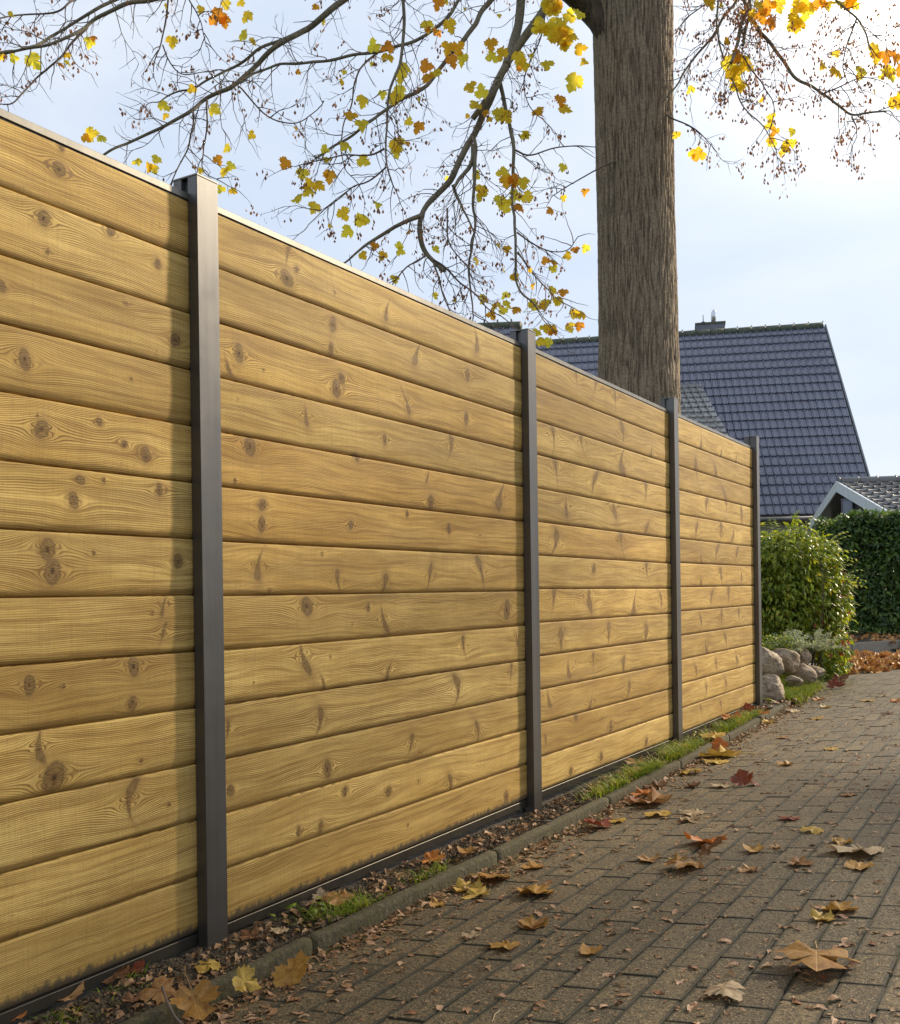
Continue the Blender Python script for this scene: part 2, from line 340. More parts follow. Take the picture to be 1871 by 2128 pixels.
CLAD = simple('dark_cladding', (.07, .07, .072), (.10, .10, .105), 9, .7, .2)
BARGE = simple('pale_blue_barge', (.60, .66, .67), (.70, .74, .75), 7, .55, .1)
CHIM = simple('chimney_slate', (.12, .12, .15), (.2, .2, .24), 20, .7, .3)
STEEL = NT('steel').out((.62, .63, .66), .25, metal=1.0)
FARKERB = simple('pale_kerb', (.20, .175, .135), (.32, .28, .22), 30, .9, .5, .005, world_space=True)
STONE = None
def stone_mat():
    s = NT('boulder_stone'); o = s.obj(); rn = s.rnd(); w_ = s.noise(o, 3., 3, .6, out='Color')
    vv = s.n.new('ShaderNodeVectorMath'); vv.operation = 'MULTIPLY_ADD'; s.L.new(w_, vv.inputs[0]); vv.inputs[1].default_value = (.25, .25, .25); s.L.new(o, vv.inputs[2])
    band = s.noise(s.map(vv.outputs[0], (5, 5, 26), rot=(.5, .3, 0)), 1.0, 5, .65); f = s.noise(o, 60., 5, .7)
    c = s.ramp(band, [(.34, (.09, .065, .045)), (.46, (.30, .22, .14)), (.62, (.52, .43, .30))])
    c = s.mix(s.ramp(f, [(.38, .6), (.6, 0.0)]), c, (.07, .055, .045)); c = s.mix(s.math('MULTIPLY', rn, .35), c, (.27, .17, .10))
    return s.out(c, .8, s.bump(s.math('ADD', band, s.math('MULTIPLY', f, .5)), .9, .012), spec=.4)
STONE = stone_mat()
# ------------------------------------------------------------------ ground, road, garden bed
def interp(t, pts):
    if t <= pts[0][0]: return pts[0][1]
    for (a, b), (c, d) in zip(pts, pts[1:]):
        if t <= c: return b+(d-b)*(t-a)/(c-a)
    return pts[-1][1]
def kx(Y): return interp(Y, [(-2, .145), (1, .155), (2.1, .166), (3.1, .186), (4.1, .200), (5, .195), (6, .172), (8, .120), (8.4, .105), (9.4, .04), (10.2, -.12), (11.5, -.6)])
def sheet(name, x0, x1, y0, y1, nx, ny, zf, mat, parent=None, kind='structure', smooth=True):
    m = MB(); vs = []; fs = []
    for j in range(ny+1):
        for i in range(nx+1):
            Y = y0+(y1-y0)*j/ny; a = x0(Y) if callable(x0) else x0; b = x1(Y) if callable(x1) else x1
            X = a+(b-a)*i/nx; vs.append((X, Y, zf(X, Y)))
    for j in range(ny):
        for i in range(nx):
            k = j*(nx+1)+i; fs.append((k, k+1, k+nx+2, k+nx+1))
    m.add(vs, fs); o = m.build(name, mat, parent, smooth); 
    if kind: o['kind'] = kind
    return o
sheet('ground', -900, 900, -300, 1500, 8, 8, lambda x, y: -.22, LAWN)
def nz(x, y, s, a): return a*noise.noise(Vector((x*s, y*s, 3.3)))
def soil_z(X, Y):
    b = interp(Y, [(0, .02), (1.87, .016), (2.4, .0), (3.76, -.026), (5.6, -.002), (7.5, .012), (8, -.02), (9.6, -.03)])
    t = min(max((X+.02)/(kx(Y)-.07), 0), 1); z = b*(1-t)+(-.012)*t if Y < 8 else b
    if Y > 7.62: z += min(max(-X-.02, 0), .9)*.62*min((Y-7.62)/.4, 1)*interp(Y, [(9.6, 1), (11.2, .15)])
    return z+nz(X, Y, 9, .012)+nz(X, Y, 40, .006)
sheet('soil_bed', -.13, lambda Y: kx(Y)-.043, -1.5, 7.66, 16, 560, soil_z, SOIL)
sheet('rockery_bank', -3.2, lambda Y: kx(Y)+(.03 if Y > 8.0 else -.043), 7.66, 11.2, 70, 90, soil_z, SOIL)
sheet('garden_lawn', -40, -.13, -20, 7.66, 30, 30, lambda x, y: -.01+nz(x, y, .3, .05)*(1 if x < -.4 else 0), LAWN)
sheet('garden_lawn', -60, -3.2, 7.66, 60, 30, 30, lambda x, y: -.02, LAWN)
def road_z(X, Y): t = min(max((Y-11.9)/1.8, 0), 1); return (gz(X)-.012)*(1-t)-.035*t
sheet('road', -3.2, 30, 11.2, 14.2, 60, 12, road_z, ROAD)
sheet('hedge_bed', -3.2, 30, 14.2, 60, 10, 10, lambda x, y: -.0, SOIL)

# ---- paving: every brick near the camera is a part, the far ones one joined part
paving = empty('paving', (1.5, 4, 0), kind='structure')
sheet('joint_sand', lambda Y: kx(Y)-.01, 5.5, -1.5, 11.86, 12, 60, lambda x, y: gz(x)-.0048+nz(x, y, 30, .0018)+nz(x, y, 7, .0016), JOINT, paving, kind=None)
def brick_mesh(k):
    r = random.Random(k); m = MB(); W, Lh, c = .0458, .0986, .0016
    sh = .10                                       # courses are laid slightly out of square
    def P(x, y, z): return (x, y+sh*x, z)
    lo = [(-W, -Lh), (W, -Lh), (W, Lh), (-W, Lh)]; j = [(r.uniform(-.0012, .0012), r.uniform(-.0015, .0015)) for _ in range(4)]
    pr = []
    for i in range(4):                             # worn corners
        (x, y), (a, b) = lo[i], j[i]; sx, sy = (1 if x > 0 else -1), (1 if y > 0 else -1); q = r.uniform(.002, .006)
        two = [(x+a-sx*q, y+b), (x+a, y+b-sy*q)]
        if i in (0, 2): two.reverse()
        pr += two
    n = len(pr); m.v = [P(x, y, -.03) for x, y in pr]+[P(x, y, -.0022) for x, y in pr]+[P(x*(1-c/W), y*(1-c/Lh), 0) for x, y in pr]
    m.f = [(i, (i+1) % n, (i+1) % n+n, i+n) for i in range(n)]+[(i+n, (i+1) % n+n, (i+1) % n+2*n, i+2*n) for i in range(n)]+[tuple(range(2*n, 3*n))]
    m.uv = [(x, y-sh*x) for x, y, z in m.v]
    me = m.mesh('paver', BRICK); me.uv_layers.new(name='tint').data.foreach_set('uv', [0.0]*(2*len(me.loops))); return me
BM = [brick_mesh(k) for k in range(8)]
cands = []
for i in range(-8, 38):
    x0 = .19+.0940*i
    off = (.0997 if i % 2 else 0)+R.uniform(-.02, .02)
    for k in range(-4, 60):
        y = k*.1995+off; x = x0+(kx(y)-kx(3.1))*max(0, 1-max(i, 0)/14)*.9*(1 if y < 8 else 0)+(kx(8)-kx(3.1))*max(0, 1-max(i, 0)/14)*.9*(0 if y < 8 else 1)
        if x < kx(y)+.02+.035 or y > 11.75: continue
        v = Vector((x, y, gz(x)))-CAM; d = v.dot(FW)
        if d < .4: vis = 0
        else:
            u = F*v.dot(RT)/d; vv = -F*v.z/d; vis = (-1100 < u < 1100 and vv < 1050) and d
        cands.append((d if vis else 99+abs(d), x, y, i))
cands.sort()
far = MB(); far.uv = []; tint = []; nb = 0
for d, x, y, i in cands:
    nx_ = R.uniform(-.007, .007); ny_ = R.uniform(-.005, .005)+math.atan(.08)
    M = Matrix.Translation((x, y, gz(x)+R.uniform(-.0016, .0016))) @ Matrix.Rotation(-ny_, 4, 'Y') @ Matrix.Rotation(nx_, 4, 'X') @ Matrix.Rotation(-.011+R.uniform(-.01, .01), 4, 'Z')
    me = R.choice(BM)
    if nb < 298 and d < 99:
        o = link('paver', me, None); o.matrix_world = M; o.parent = paving; o.matrix_parent_inverse = Matrix.Translation(-paving.location); nb += 1
    else:
        far.add([M @ v.co for v in me.vertices], [tuple(p.vertices) for p in me.polygons]); far.uv += [(v.co.x, v.co.y-.10*v.co.x) for v in me.vertices]
        tint += [R.random()]*len(me.vertices)
fo = far.build('far_pavers', BRICK, paving, kind='stuff'); tl_ = []
for l in fo.data.loops: tl_ += [tint[l.vertex_index], 0.0]
fo.data.uv_layers.new(name='tint').data.foreach_set('uv', tl_)

# ---- kerb stones along the bed
kerb = empty('kerb', (.15, 4, 0), kind='structure')
def kerb_stone(y0, y1, top=.010):
    m = MB(); n = 28; prof = [(0, -.10), (0, -.012), (-.003, -.004), (-.009, .0), (-.032, .0), (-.043, -.006), (-.052, -.014), (-.052, -.10)]
    vs = []
    for j in range(n+1):
        Y = y0+(y1-y0)*j/n
        for (a, b) in prof:
            jt = nz(a*8, Y, 60, .0012); vs.append((kx(Y)+a+.0+jt, Y, top+b+nz(a, Y, 6, .003)+nz(a*5, Y, 47, .0010)))
    k = len(prof); fs = [(j*k+i, j*k+i+1, (j+1)*k+i+1, (j+1)*k+i)[::-1] for j in range(n) for i in range(k-1)]
    fs += [tuple(range(k)), tuple(n*k+i for i in range(k))[::-1]]
    m.add(vs, fs); return m.build('kerb_stone', KERB, kerb, True)
for i in range(-2, 8):
    kerb_stone(.088+i+.0035*1, (1.088+i-.0035 if i < 7 else 8.02), interp(i, [(0, .006), (1, .004), (3, .000), (6, -.004)])+R.uniform(-.002, .002))

# ------------------------------------------------------------------ fence
S_, W_, Y1, HP = 1.89, .0758, 1.8659, 2.0132
fence = empty('fence', (-.04, 3.7, 0)); tag(fence, 'tall honey coloured board fence with dark metal posts running away along the path', 'fence')
def post(i):
    m = MB(); y = Y1+i*S_; P = [Vector((a, y+b, -.12)) for a, b in [(0, 0), (0, W_), (-.033, W_), (-.033, W_-.013), (-.055, W_-.013), (-.055, W_), (-.0855, W_), (-.0855, 0), (-.055, 0), (-.055, .013), (-.033, .013), (-.033, 0)]]
    m.prism([p for p in P][::-1], Vector((0, 0, HP-.005+.12))); me = bevel_mesh(m.mesh('post', POST), .0012, 2)
    o = link('post', me, fence)
    c = MB(); c.box(-.0865, .001, y-.001, y+W_+.001, HP-.005, HP); cme = bevel_mesh(c.mesh('post_cap', RAIL), .001, 1)
    k = link('post_cap', cme); k.parent = o; k.matrix_parent_inverse = Matrix.Translation(-fence.location) @ Matrix.Identity(4); k.matrix_parent_inverse = o.matrix_parent_inverse.inverted() @ o.matrix_parent_inverse
    return o
for i in range(-1, 4): post(i)
PT = [((0, 1.984), (1.866, 1.968)), ((1.94, 1.968), (3.75, 1.956)), ((3.83, 1.960), (5.64, 1.940)), ((5.72, 1.942), (7.53, 1.933))]
PB = [.040, .020, .014, .010]
BRAIL = post_mat('soiled_bottom_rail', (.07, .065, .055))
KN = [(122,292,7),(117,338,13),(87,435,13),(96,501,5),(221,462,9),(315,526,8),(2,570,10),(349,678,11),(48,718,15),(197,842,7),(82,857,15),(248,886,7),(290,907,12),(160,958,9),(147,998,12),(318,977,9),(95,1096,17),(105,1140,19),(355,1120,11),(325,1205,-30),(325,1262,-28),(57,1368,14),(265,1330,14),(264,1405,11),(75,1490,-40),(107,1552,24),(255,1600,-55),(36,1867,5),(22,2030,5),
 (575,500,-30),(572,555,15),(592,538,6),(664,647,11),(661,698,9),(682,755,9),(672,775,13),(477,705,13),(455,730,-24),(771,620,-30),(831,705,-30),(952,680,-24),(812,800,-30),(933,748,8),(931,835,9),(610,830,-26),(768,877,8),(498,890,15),(712,912,8),(853,950,-20),(860,1003,10),(901,890,-34),(523,1008,10),(522,1046,11),(700,1048,7),(997,990,-38),(812,1025,5),(896,1055,7),(515,1130,-44),(675,1160,-34),(770,1165,-30),(858,1150,-30),(960,1140,-34),(612,1210,15),(735,1212,6),(1012,1218,13),(765,1235,-36),(605,1310,-48),(645,1358,-20),(775,1338,-26),(925,1290,-28),(1030,1270,-20),(640,1440,-34),(915,1375,-38),(455,1455,-26),(1020,1340,-24),(822,1485,-32),(955,1460,-30),(460,1578,9),(655,1535,12),(900,1565,-26),(688,1580,8),(775,1580,8),(596,1660,7),(640,1650,8),(600,1775,6),(752,1732,7),(1010,1590,9),(540,1180,4),(470,960,4),
 (1150,745,-26),(1190,765,-28),(1228,790,-24),(1105,870,-30),(1160,880,-30),(1245,865,-26),(1185,965,-28),(1290,975,-24),(1110,930,-28),(1240,920,-30),(1300,905,-26),(1225,1010,-28),(1130,1010,-26),(1290,1060,-24),(1110,1085,-28),(1240,1080,-28),(1185,1135,8),(1290,1135,-22),(1105,1195,-28),(1175,1190,-28),(1265,1210,-24),(1320,1200,-20),(1120,1280,-28),(1215,1265,-28),(1290,1270,-22),(1135,1335,-24),(1245,1330,-24),(1185,1320,-20),(1095,1395,-20),(1180,1400,-20),(1255,1380,-20),(1150,1430,8),(1220,1450,8),(1090,1480,-16),(1200,1510,7),(1140,1540,7),(1290,1480,7),
 (1400,885,-26),(1440,905,-22),(1470,920,-20),(1390,940,-22),(1430,950,-26),(1410,1010,-22),(1450,1000,-26),(1480,1010,-20),(1390,1060,-18),(1440,1060,-24),(1465,1065,-18),(1400,1115,-24),(1430,1105,-20),(1470,1110,-20),(1400,1160,-20),(1440,1150,-20),(1480,1145,-16),(1420,1195,-20),(1455,1190,-20),(1400,1245,-18),(1440,1235,-20),(1475,1230,-16),(1410,1290,-20),(1450,1280,-18),(1390,1340,-16),(1430,1330,-18),(1470,1310,-16),(1410,1380,-16),(1450,1370,-16),(1400,1420,-14),(1440,1410,-14)]
K3 = []
for x, y, r in KN:
    p = atX(x*1.0412, y*1.0412, -.035); d = (p-CAM).dot(FW); rm = abs(r)*1.0412*d/F
    K3.append((p.y, p.z, rm*1.05 if r > 0 else -rm/(3.4 if x < 1060 else 2.7)))
GAPB = .0026
def board_mesh(L, pitch, step):
    h = pitch-GAPB; m = MB(); prof = [(-.024, 0), (-.0125, 0.0002), (-.0070, .0010), (-.0046, .0040), (-.0026, .010), (-.0017, .018), (-.0012, .026), (-.0006, .034), (-.0003, .042)]+[(0, .049+.0075*q) for q in range(int((h-.056)/.0075)+1)]+[(0, h-.004), (-.0006, h-.0010), (-.0018, h), (-.0125, h), (-.0125, h+.007), (-.024, h+.007)]
    n = int(L/step); vs = []
    for j in range(n+1):
        y = L*j/n
        for (a, b) in prof: vs.append((a, y, b))
    k = len(prof); fs = [(j*k+i, (j+1)*k+i, (j+1)*k+i+1, j*k+i+1) for j in range(n) for i in range(k-1)]
    fs += [tuple(range(k)), tuple(n*k+i for i in range(k))[::-1]]
    m.add(vs, fs); return m, k
for p in range(4):
    (ya, za), (yb, zb) = PT[p]; y0 = Y1+(p-1)*S_+W_-.012; L = S_-W_+.024; sl_ = (zb-za)/(yb-ya)
    ztop = za+(y0-ya)*sl_; zbot = PB[p]-(yb-ya)/2*sl_; H = (ztop-.018)-(zbot+.019); pitch = H/13
    rot = Matrix.Rotation(math.atan(sl_), 4, 'X')
    for k in range(13):
        m, kk = board_mesh(L, pitch, (.006, .006, .010, .014)[p])
        ph = R.uniform(0, 99); cup = R.uniform(-.0010, .0012)
        m.v = [(x+(noise.noise(Vector((ph, y*1.5, z*9)))*.0022+noise.noise(Vector((ph+9, y*7, z*20)))*.0007+cup if x > -.02 else 0), y, z) for x, y, z in m.v]
        zz = zbot+.019+k*pitch
        ks = []
        for (Y, Z, r) in K3:
            vloc = Z-(zz+(Y-y0)*sl_)
            if y0 < Y < y0+L and -.004 < vloc < pitch+.004: ks.append((Y-y0, vloc, r))
        ks.sort(key=lambda t: -abs(t[2])); ks = ks[:9]
        for _ in range(3):
            if R.random() < .5: ks.append((R.uniform(.1, L-.1), R.uniform(.02, pitch-.02), R.choice([.0025, .0035, .005])))
        me = m.mesh('board', WOOD, True); V = np.array(m.v); u_, v_ = V[:, 1], V[:, 2]; push = np.zeros(len(V)); prox = np.zeros(len(V))
        for ku, kv, kr in ks:
            du_, dv_ = u_-ku, v_-kv; r = abs(kr); sp = kr < 0; rr_ = random.Random(int(ku*9999)); ph_, bn, asp = rr_.uniform(-1, 1), rr_.uniform(-40, 40), rr_.uniform(.9, 1.35)
            push -= dv_*r*r*2.1/(.30*du_**2+dv_**2+.8*r*r)
            if sp: du2 = (du_+dv_*ph_*.55+dv_**2*bn*.22)*rr_.uniform(1.5, 2.6)*(1+6*np.clip(dv_*rr_.choice([-1, 1])*4, -.1, .2)); dv2 = dv_*.27*rr_.uniform(.9, 1.5)
            else: du2, dv2 = du_*asp, dv_/asp+du_*ph_*.3
            q_ = np.sqrt(du2**2+dv2**2)/max(r, .0001); prox = np.maximum(prox, (1-.385*q_)*(.87 if sp else 1))
        for nme, arr in (('grain_push', push), ('knot_prox', prox)): me.attributes.new(nme, 'FLOAT', 'POINT').data.foreach_set('value', arr.astype(np.float32))
        o = link('board', me)
        o.matrix_world = Matrix.Translation((-.0345, y0, zz)) @ rot; o.parent = fence; o.matrix_parent_inverse = Matrix.Translation(-fence.location)
        o['grime'] = .030 if (k == 0 and p < 2) else (.012 if k == 0 else -.05)
    m = MB(); m.box(-.064, -.0315, 0, L, 0, .018); m.box(-.062, -.036, .002, L-.002, -.004, -.0002)
    o = link('top_rail', bevel_mesh(m.mesh('top_rail', RAIL), .0012, 1)); o.matrix_world = Matrix.Translation((0, y0, ztop-.018)) @ rot; o.parent = fence; o.matrix_parent_inverse = Matrix.Translation(-fence.location)
    m = MB(); m.box(-.062, -.0340, 0, L, -.010, .0180)
    o = link('bottom_rail', bevel_mesh(m.mesh('bottom_rail', BRAIL), .001, 1)); o.matrix_world = Matrix.Translation((0, y0, zbot)) @ rot; o.parent = fence; o.matrix_parent_inverse = Matrix.Translation(-fence.location)

# ------------------------------------------------------------------ tiled roofs
def tile_mesh(name, w_, l, mat):
    pr = [(0, -.002), (.018, .024), (.027, .033), (.036, .033), (.050, .018), (.062, .002), (w_*.72, .0), (w_*.80, -.010), (w_*.88, -.004), (w_+.004, -.002)]
    m = MB(); n = len(pr)
    for (y, dz) in ((-.03, -.004), (l*.5, .014), (l-.006, .034), (l, .028), (l, -.006)):
        for (x, z) in pr: m.v.append((x, y, z+dz))
    for j in range(4):
        for i in range(n-1): a = j*n+i; m.f.append((a, a+n, a+n+1, a+1))
    me = m.mesh(name, mat, False); return me
def tiled(parent, O, du, dv, w_, l, cols, rows, mat, nmax, name='roof_tile', left=None, inside=None, flip=False):
    du = du.normalized(); dv = (dv-du*dv.dot(du)*0).normalized(); nn = dv.cross(du).normalized()
    if nn.z < 0: nn = -nn
    me = tile_mesh(name, w_, l, mat); rest = MB(); lst = []
    for j in range(rows):
        for i in range(cols):
            P = O+du*(i*w_)+dv*(j*l)+nn*.01
            if inside and not inside(P+du*w_/2+dv*l/2): continue
            lst.append(P)
    lst.sort(key=lambda P: -P.z if False else (P-CAM).length)
    def vis(P):
        v = P-CAM; d = v.dot(FW); x = 935.5+F*v.dot(RT)/d; y = 1200-F*v.z/d
        return (0 if 1060 < x < 1890 and y < 1090 and not (1240 < x < 1400) and y < (668+(x-1060)*.46) else 1)
    lst.sort(key=vis)
    for c, P in enumerate(lst):
        ju = du+nn*R.uniform(-.004, .004); M = Matrix((ju.to_4d(), dv.to_4d(), nn.to_4d(), (0, 0, 0, 1))).transposed()
        M = Matrix.Translation(P+nn*R.uniform(-.002, .003)) @ Matrix(((du.x, dv.x, nn.x, 0), (du.y, dv.y, nn.y, 0), (du.z, dv.z, nn.z, 0), (0, 0, 0, 1)))
        if c < nmax:
            o = link(name, me); o.matrix_world = M; o.parent = parent; o.matrix_parent_inverse = Matrix.Translation(-parent.location)
        else: rest.add([M @ v.co for v in me.vertices], [tuple(p.vertices) for p in me.polygons])
    if rest.v: rest.build('far_'+name+'s', mat, parent, True, kind='stuff')

# main house
rR, eR = atd(1712, 676, 30), atd(1822, 1058, 26); rL = atd(1140, 711, 31.9)
du = (rR-rL).normalized(); dvv = (eR-rR); LV = dvv.length
house = empty('house', (rR.x-4, rR.y, 0)); tag(house, 'house with a very steep blue grey tiled roof and metal flue behind the fence', 'house')
ncol = 54; tw = (rR-rL).length/42
O = rR-du*(tw*ncol); nn = dvv.normalized().cross(du)
if nn.z < 0: nn = -nn
nrow = 21; tl = LV/20.6
m = MB(); m.prism([O+nn*-.03, rR+nn*-.03, rR+dvv*(nrow*tl/LV)+nn*-.03, O+dvv*(nrow*tl/LV)+nn*-.03], nn*-.15); m.build('roof_deck', GREY, house)
back = Vector((-dvv.x, -dvv.y, dvv.z)); m = MB(); m.prism([O, rR, rR+back, O+back], nn*-.001+Vector((0, 0, -.1))); m.build('rear_roof', TILE, house)
tiled(house, O, du, dvv.normalized(), tw, tl, ncol, nrow, TILE, 190)
nr = 26
for i in range(nr):
    a = rR-du*((i+1)*ncol*tw/nr); b = rR-du*(i*ncol*tw/nr+.02); m = MB()
    m.tube([a+Vector((0, 0, -.03)), b+Vector((0, 0, -.015))], .115, 10, True); m.tube([b+Vector((0, 0, .09)), b+Vector((0, 0, .135))], .018, 5, True)
    m.build('ridge_tile', RIDGE, house, True)
m = MB(); vg = du*.03; m.prism([rR+vg+nn*.04, rR+vg+nn*-.16, rR+dvv*1.02+vg+nn*-.16, rR+dvv*1.02+vg+nn*.04], du*.04); m.build('verge_board', GREY, house)
eL, eR2 = O+dvv*1.02, rR+dvv*1.02
m = MB(); m.tube([eL+Vector((0, 0, -.10))+nn*.0, eR2+Vector((0, 0, -.10))], .075, 8, True); m.build('gutter', simple('gutter_zinc', (.10, .10, .10), (.16, .16, .155), 3, .4, .05, metal=.6), house, True)
hv = Vector((-du.y, du.x, 0)); m = MB(); wA, wB = eL+hv*.45, eR2+hv*.45-du*.25
m.prism([Vector((wA.x, wA.y, -.2)), Vector((wB.x, wB.y, -.2)), Vector((wB.x, wB.y, wB.z-.1)), Vector((wA.x, wA.y, wA.z-.1))], hv*5.5); m.build('wall', simple('render_wall', (.34, .32, .24), (.42, .40, .31), 3, .85, .1), house)
gB = rR+back-du*.25; m = MB(); m.prism([rR-du*.25-Vector((0, 0, .25)), wB-Vector((0, 0, .3)), Vector((gB.x, gB.y, wB.z-.3))], -du*.2); m.build('gable', CLAD, house)
# chimney with flue and lightning rod
cA, cB = atd(1447, 700, 31.2), atd(1507, 696, 31.0); ch = MB(); cz = atd(1480, 673, 31.1).z; cd_ = Vector((cB.x-cA.x, cB.y-cA.y, 0)); cn = Vector((-cd_.y, cd_.x, 0)).normalized()*.75
base = [Vector((p.x, p.y, cA.z-1.0)) for p in (cA, cB)]; base = [base[0], base[1], base[1]+cn, base[0]+cn]
chim = MB(); chim.prism(base, Vector((0, 0, cz-base[0].z))); cho = chim.build('chimney', CHIM, house)
lid = MB(); cc = (base[0]+base[2])/2; big = [cc+(b-cc)*1.06+Vector((0, 0, cz-base[0].z)) for b in base]; lid.prism(big, Vector((0, 0, .06)))
def sub(mb, name, mat, parent, smooth=False):
    o = link(name, mb.mesh(name, mat, smooth)); o.parent = parent; o.matrix_parent_inverse = (Matrix.Translation(-house.location)).inverted() @ Matrix.Translation(-house.location); return o
sub(lid, 'chimney_cap', RIDGE, cho)
fl = MB(); fp = atd(1483.5, 673, 31.2); fl.tube([Vector((fp.x, fp.y, cz)), Vector((fp.x, fp.y, cz+.30)), Vector((fp.x, fp.y, cz+.37)), Vector((fp.x+.02, fp.y, cz+.43)), Vector((fp.x+.03, fp.y-.02, cz+.46))], [.075, .075, .075, .06, .03], 14, True)
fl.tube([Vector((fp.x, fp.y, cz+.25)), Vector((fp.x, fp.y, cz+.27))], .082, 14, True); sub(fl, 'flue', STEEL, cho, True)
rd = MB(); rp = atd(1462, 673, 31.2); rd.tube([Vector((rp.x, rp.y, cz)), Vector((rp.x, rp.y, cz+.31))], .014, 6, True); rd.tube([Vector((rp.x, rp.y, cz+.05)), Vector((rp.x, rp.y, cz+.11))], [.12, .02], 10, True); sub(rd, 'vent_rod', CHIM, cho, True)
# dormer with its own lower pitched roof
def onroof(x, y):
    r = ray(x, y); return CAM+r*((rR-CAM).dot(nn)/r.dot(nn))
dT = onroof(1456, 796); dB = atd(1514, 906, (dT-CAM).dot(FW)-2.5); ddv = dB-dT
dorm = MB(); ddn = ddv.normalized().cross(du); ddn = ddn if ddn.z > 0 else -ddn
dorm.prism([dT-du*3.4, dT, dT+ddv*1.5, dT+ddv*1.5-du*3.4], ddn*-.12); do = dorm.build('dormer', GREY, house)
ck = MB(); q1 = dT+ddv*1.5; rq = CAM+(q1-CAM)*1.0; foot = q1-nn*((q1-rR).dot(nn)); ck.prism([dT, q1, foot], -du*.08); sub(ck, 'dormer_cheek', TILE, do)
DT = tile_mat('sunlit_dormer_tile', (.14, .135, .13), (.26, .25, .235), .35)  # tile colour lightened for the sun this lower pitch catches
dl = ddv.length*1.5; tiled(house, dT-du*(17*tw), du, ddv.normalized(), tw, .30, 17, int(dl/.30), DT, 60, 'dormer_tile')

# neighbour roof peeping over the fence
nA, nB = atd(1000, 679, 24), atd(1078, 676.5, 23.4); nh = empty('neighbour_house', (nA.x, nA.y, 0)); tag(nh, 'far house whose short mossy ridge just shows above the fence beside the second post', 'house')
ndu = (nB-nA).normalized(); ndv = (Vector((ndu.y, -ndu.x, 0))*.6+Vector((0, 0, -.8))).normalized()
m = MB(); m.prism([nA-ndu*5, nB, nB+ndv*3.2, nA-ndu*5+ndv*3.2], Vector((0, .0, -.12))); m.build('roof', GREY, nh)
nv = Vector((-ndv.x, -ndv.y, ndv.z)); m = MB(); m.prism([nA-ndu*5, nB, nB+nv*3.2, nA-ndu*5+nv*3.2], Vector((0, 0, -.12))); m.build('rear_roof', TILE, nh)
tiled(nh, nB-ndu*(.2*29), ndu, ndv, .2, .33, 29, 9, TILE, 0)
m = MB(); m.tube([nA-ndu*5, nB+ndu*.05], .10, 10, True)
for i in range(16): p = nB-ndu*(.38*i+.2); m.tube([p+Vector((0, 0, .09)), p+Vector((0, 0, .16))], .02, 5, True)
m.build('ridge', RIDGE, nh, True)
wq = [nA-ndu*4.8+ndv*3.0, nB+ndv*3.0-ndu*.2]; m = MB(); hh = Vector((ndu.y, -ndu.x, 0)); m.prism([Vector((p.x, p.y, -.2))-hh*.2 for p in wq]+[p-hh*.2 for p in wq[::-1]], -hh*3.4); m.build('wall', bpy.data.materials['render_wall'], nh)

# shed / carport with pale barge boards
shed = empty('shed', (0, 20, 0)); tag(shed, 'low grey garage with pale blue barge boards and grey tiles behind the dark hedge', 'garage')
A, Nn, Fn = atd(1743, 1005, 21), atd(1858, 1072, 17.9), atd(1687, 1089, 24.1); A2 = atd(1990, 1001, 20.6)
rg = (A2-A); rg.z = 0; rg = rg.normalized()*4.5
near = (Nn-A)*1.12; fard = (Fn-A)
for nme, e in (('near_roof', near), ('rear_roof', fard)):
    m = MB(); m.prism([A, A+e, A+e+rg, A+rg], Vector((0, 0, -.09))); m.build(nme, SHEDTILE if nme == 'rear_roof' else GREY, shed)
tiled(shed, A.copy(), rg, near.normalized(), .235, .33, 19, int(near.length/.33), SHEDTILE, 45, 'shed_tile')
m = MB(); m.tube([A+Vector((0, 0, .03)), A+rg+Vector((0, 0, .03))], .10, 10, True)
for i in range(12): p = A+rg*(i/12); m.tube([p+Vector((0, 0, .035)), p+rg*.005+Vector((0, 0, .035))], .112, 10, True)
m.build('shed_ridge', SHEDTILE, shed, True)
rn_ = rg.normalized()
for e in (near, fard):
    m = MB(); o_ = -rn_*.05; m.prism([A+o_+Vector((0, 0, .05)), A+e+o_+Vector((0, 0, .05)), A+e+o_+Vector((0, 0, -.16)), A+o_+Vector((0, 0, -.17))], rn_*.035); m.build('barge_board', BARGE, shed)
m = MB(); g0 = A+rn_*.45+Vector((0, 0, -.1)); gN, gF = g0+near*.93, g0+fard*.93
m.prism([g0, gN, Vector((gN.x, gN.y, -.1)), Vector((gF.x, gF.y, -.1)), gF], rn_*.1); m.build('wall', CLAD, shed)
for i in range(44):
    t = (i+.5)/44; top = (g0+near*.93*(1-t*2)) if t < .5 else (g0+fard*.93*(t*2-1)); m = MB(); side = (near-fard); side.z = 0; side.normalize()
    p = Vector((top.x, top.y, top.z-.02))-rn_*.012; m.prism([p-side*.05, p+side*.05, Vector((p.x, p.y, 0))+side*.05, Vector((p.x, p.y, 0))-side*.05], rn_*.01)
    m.build('cladding_board', CLAD, shed)
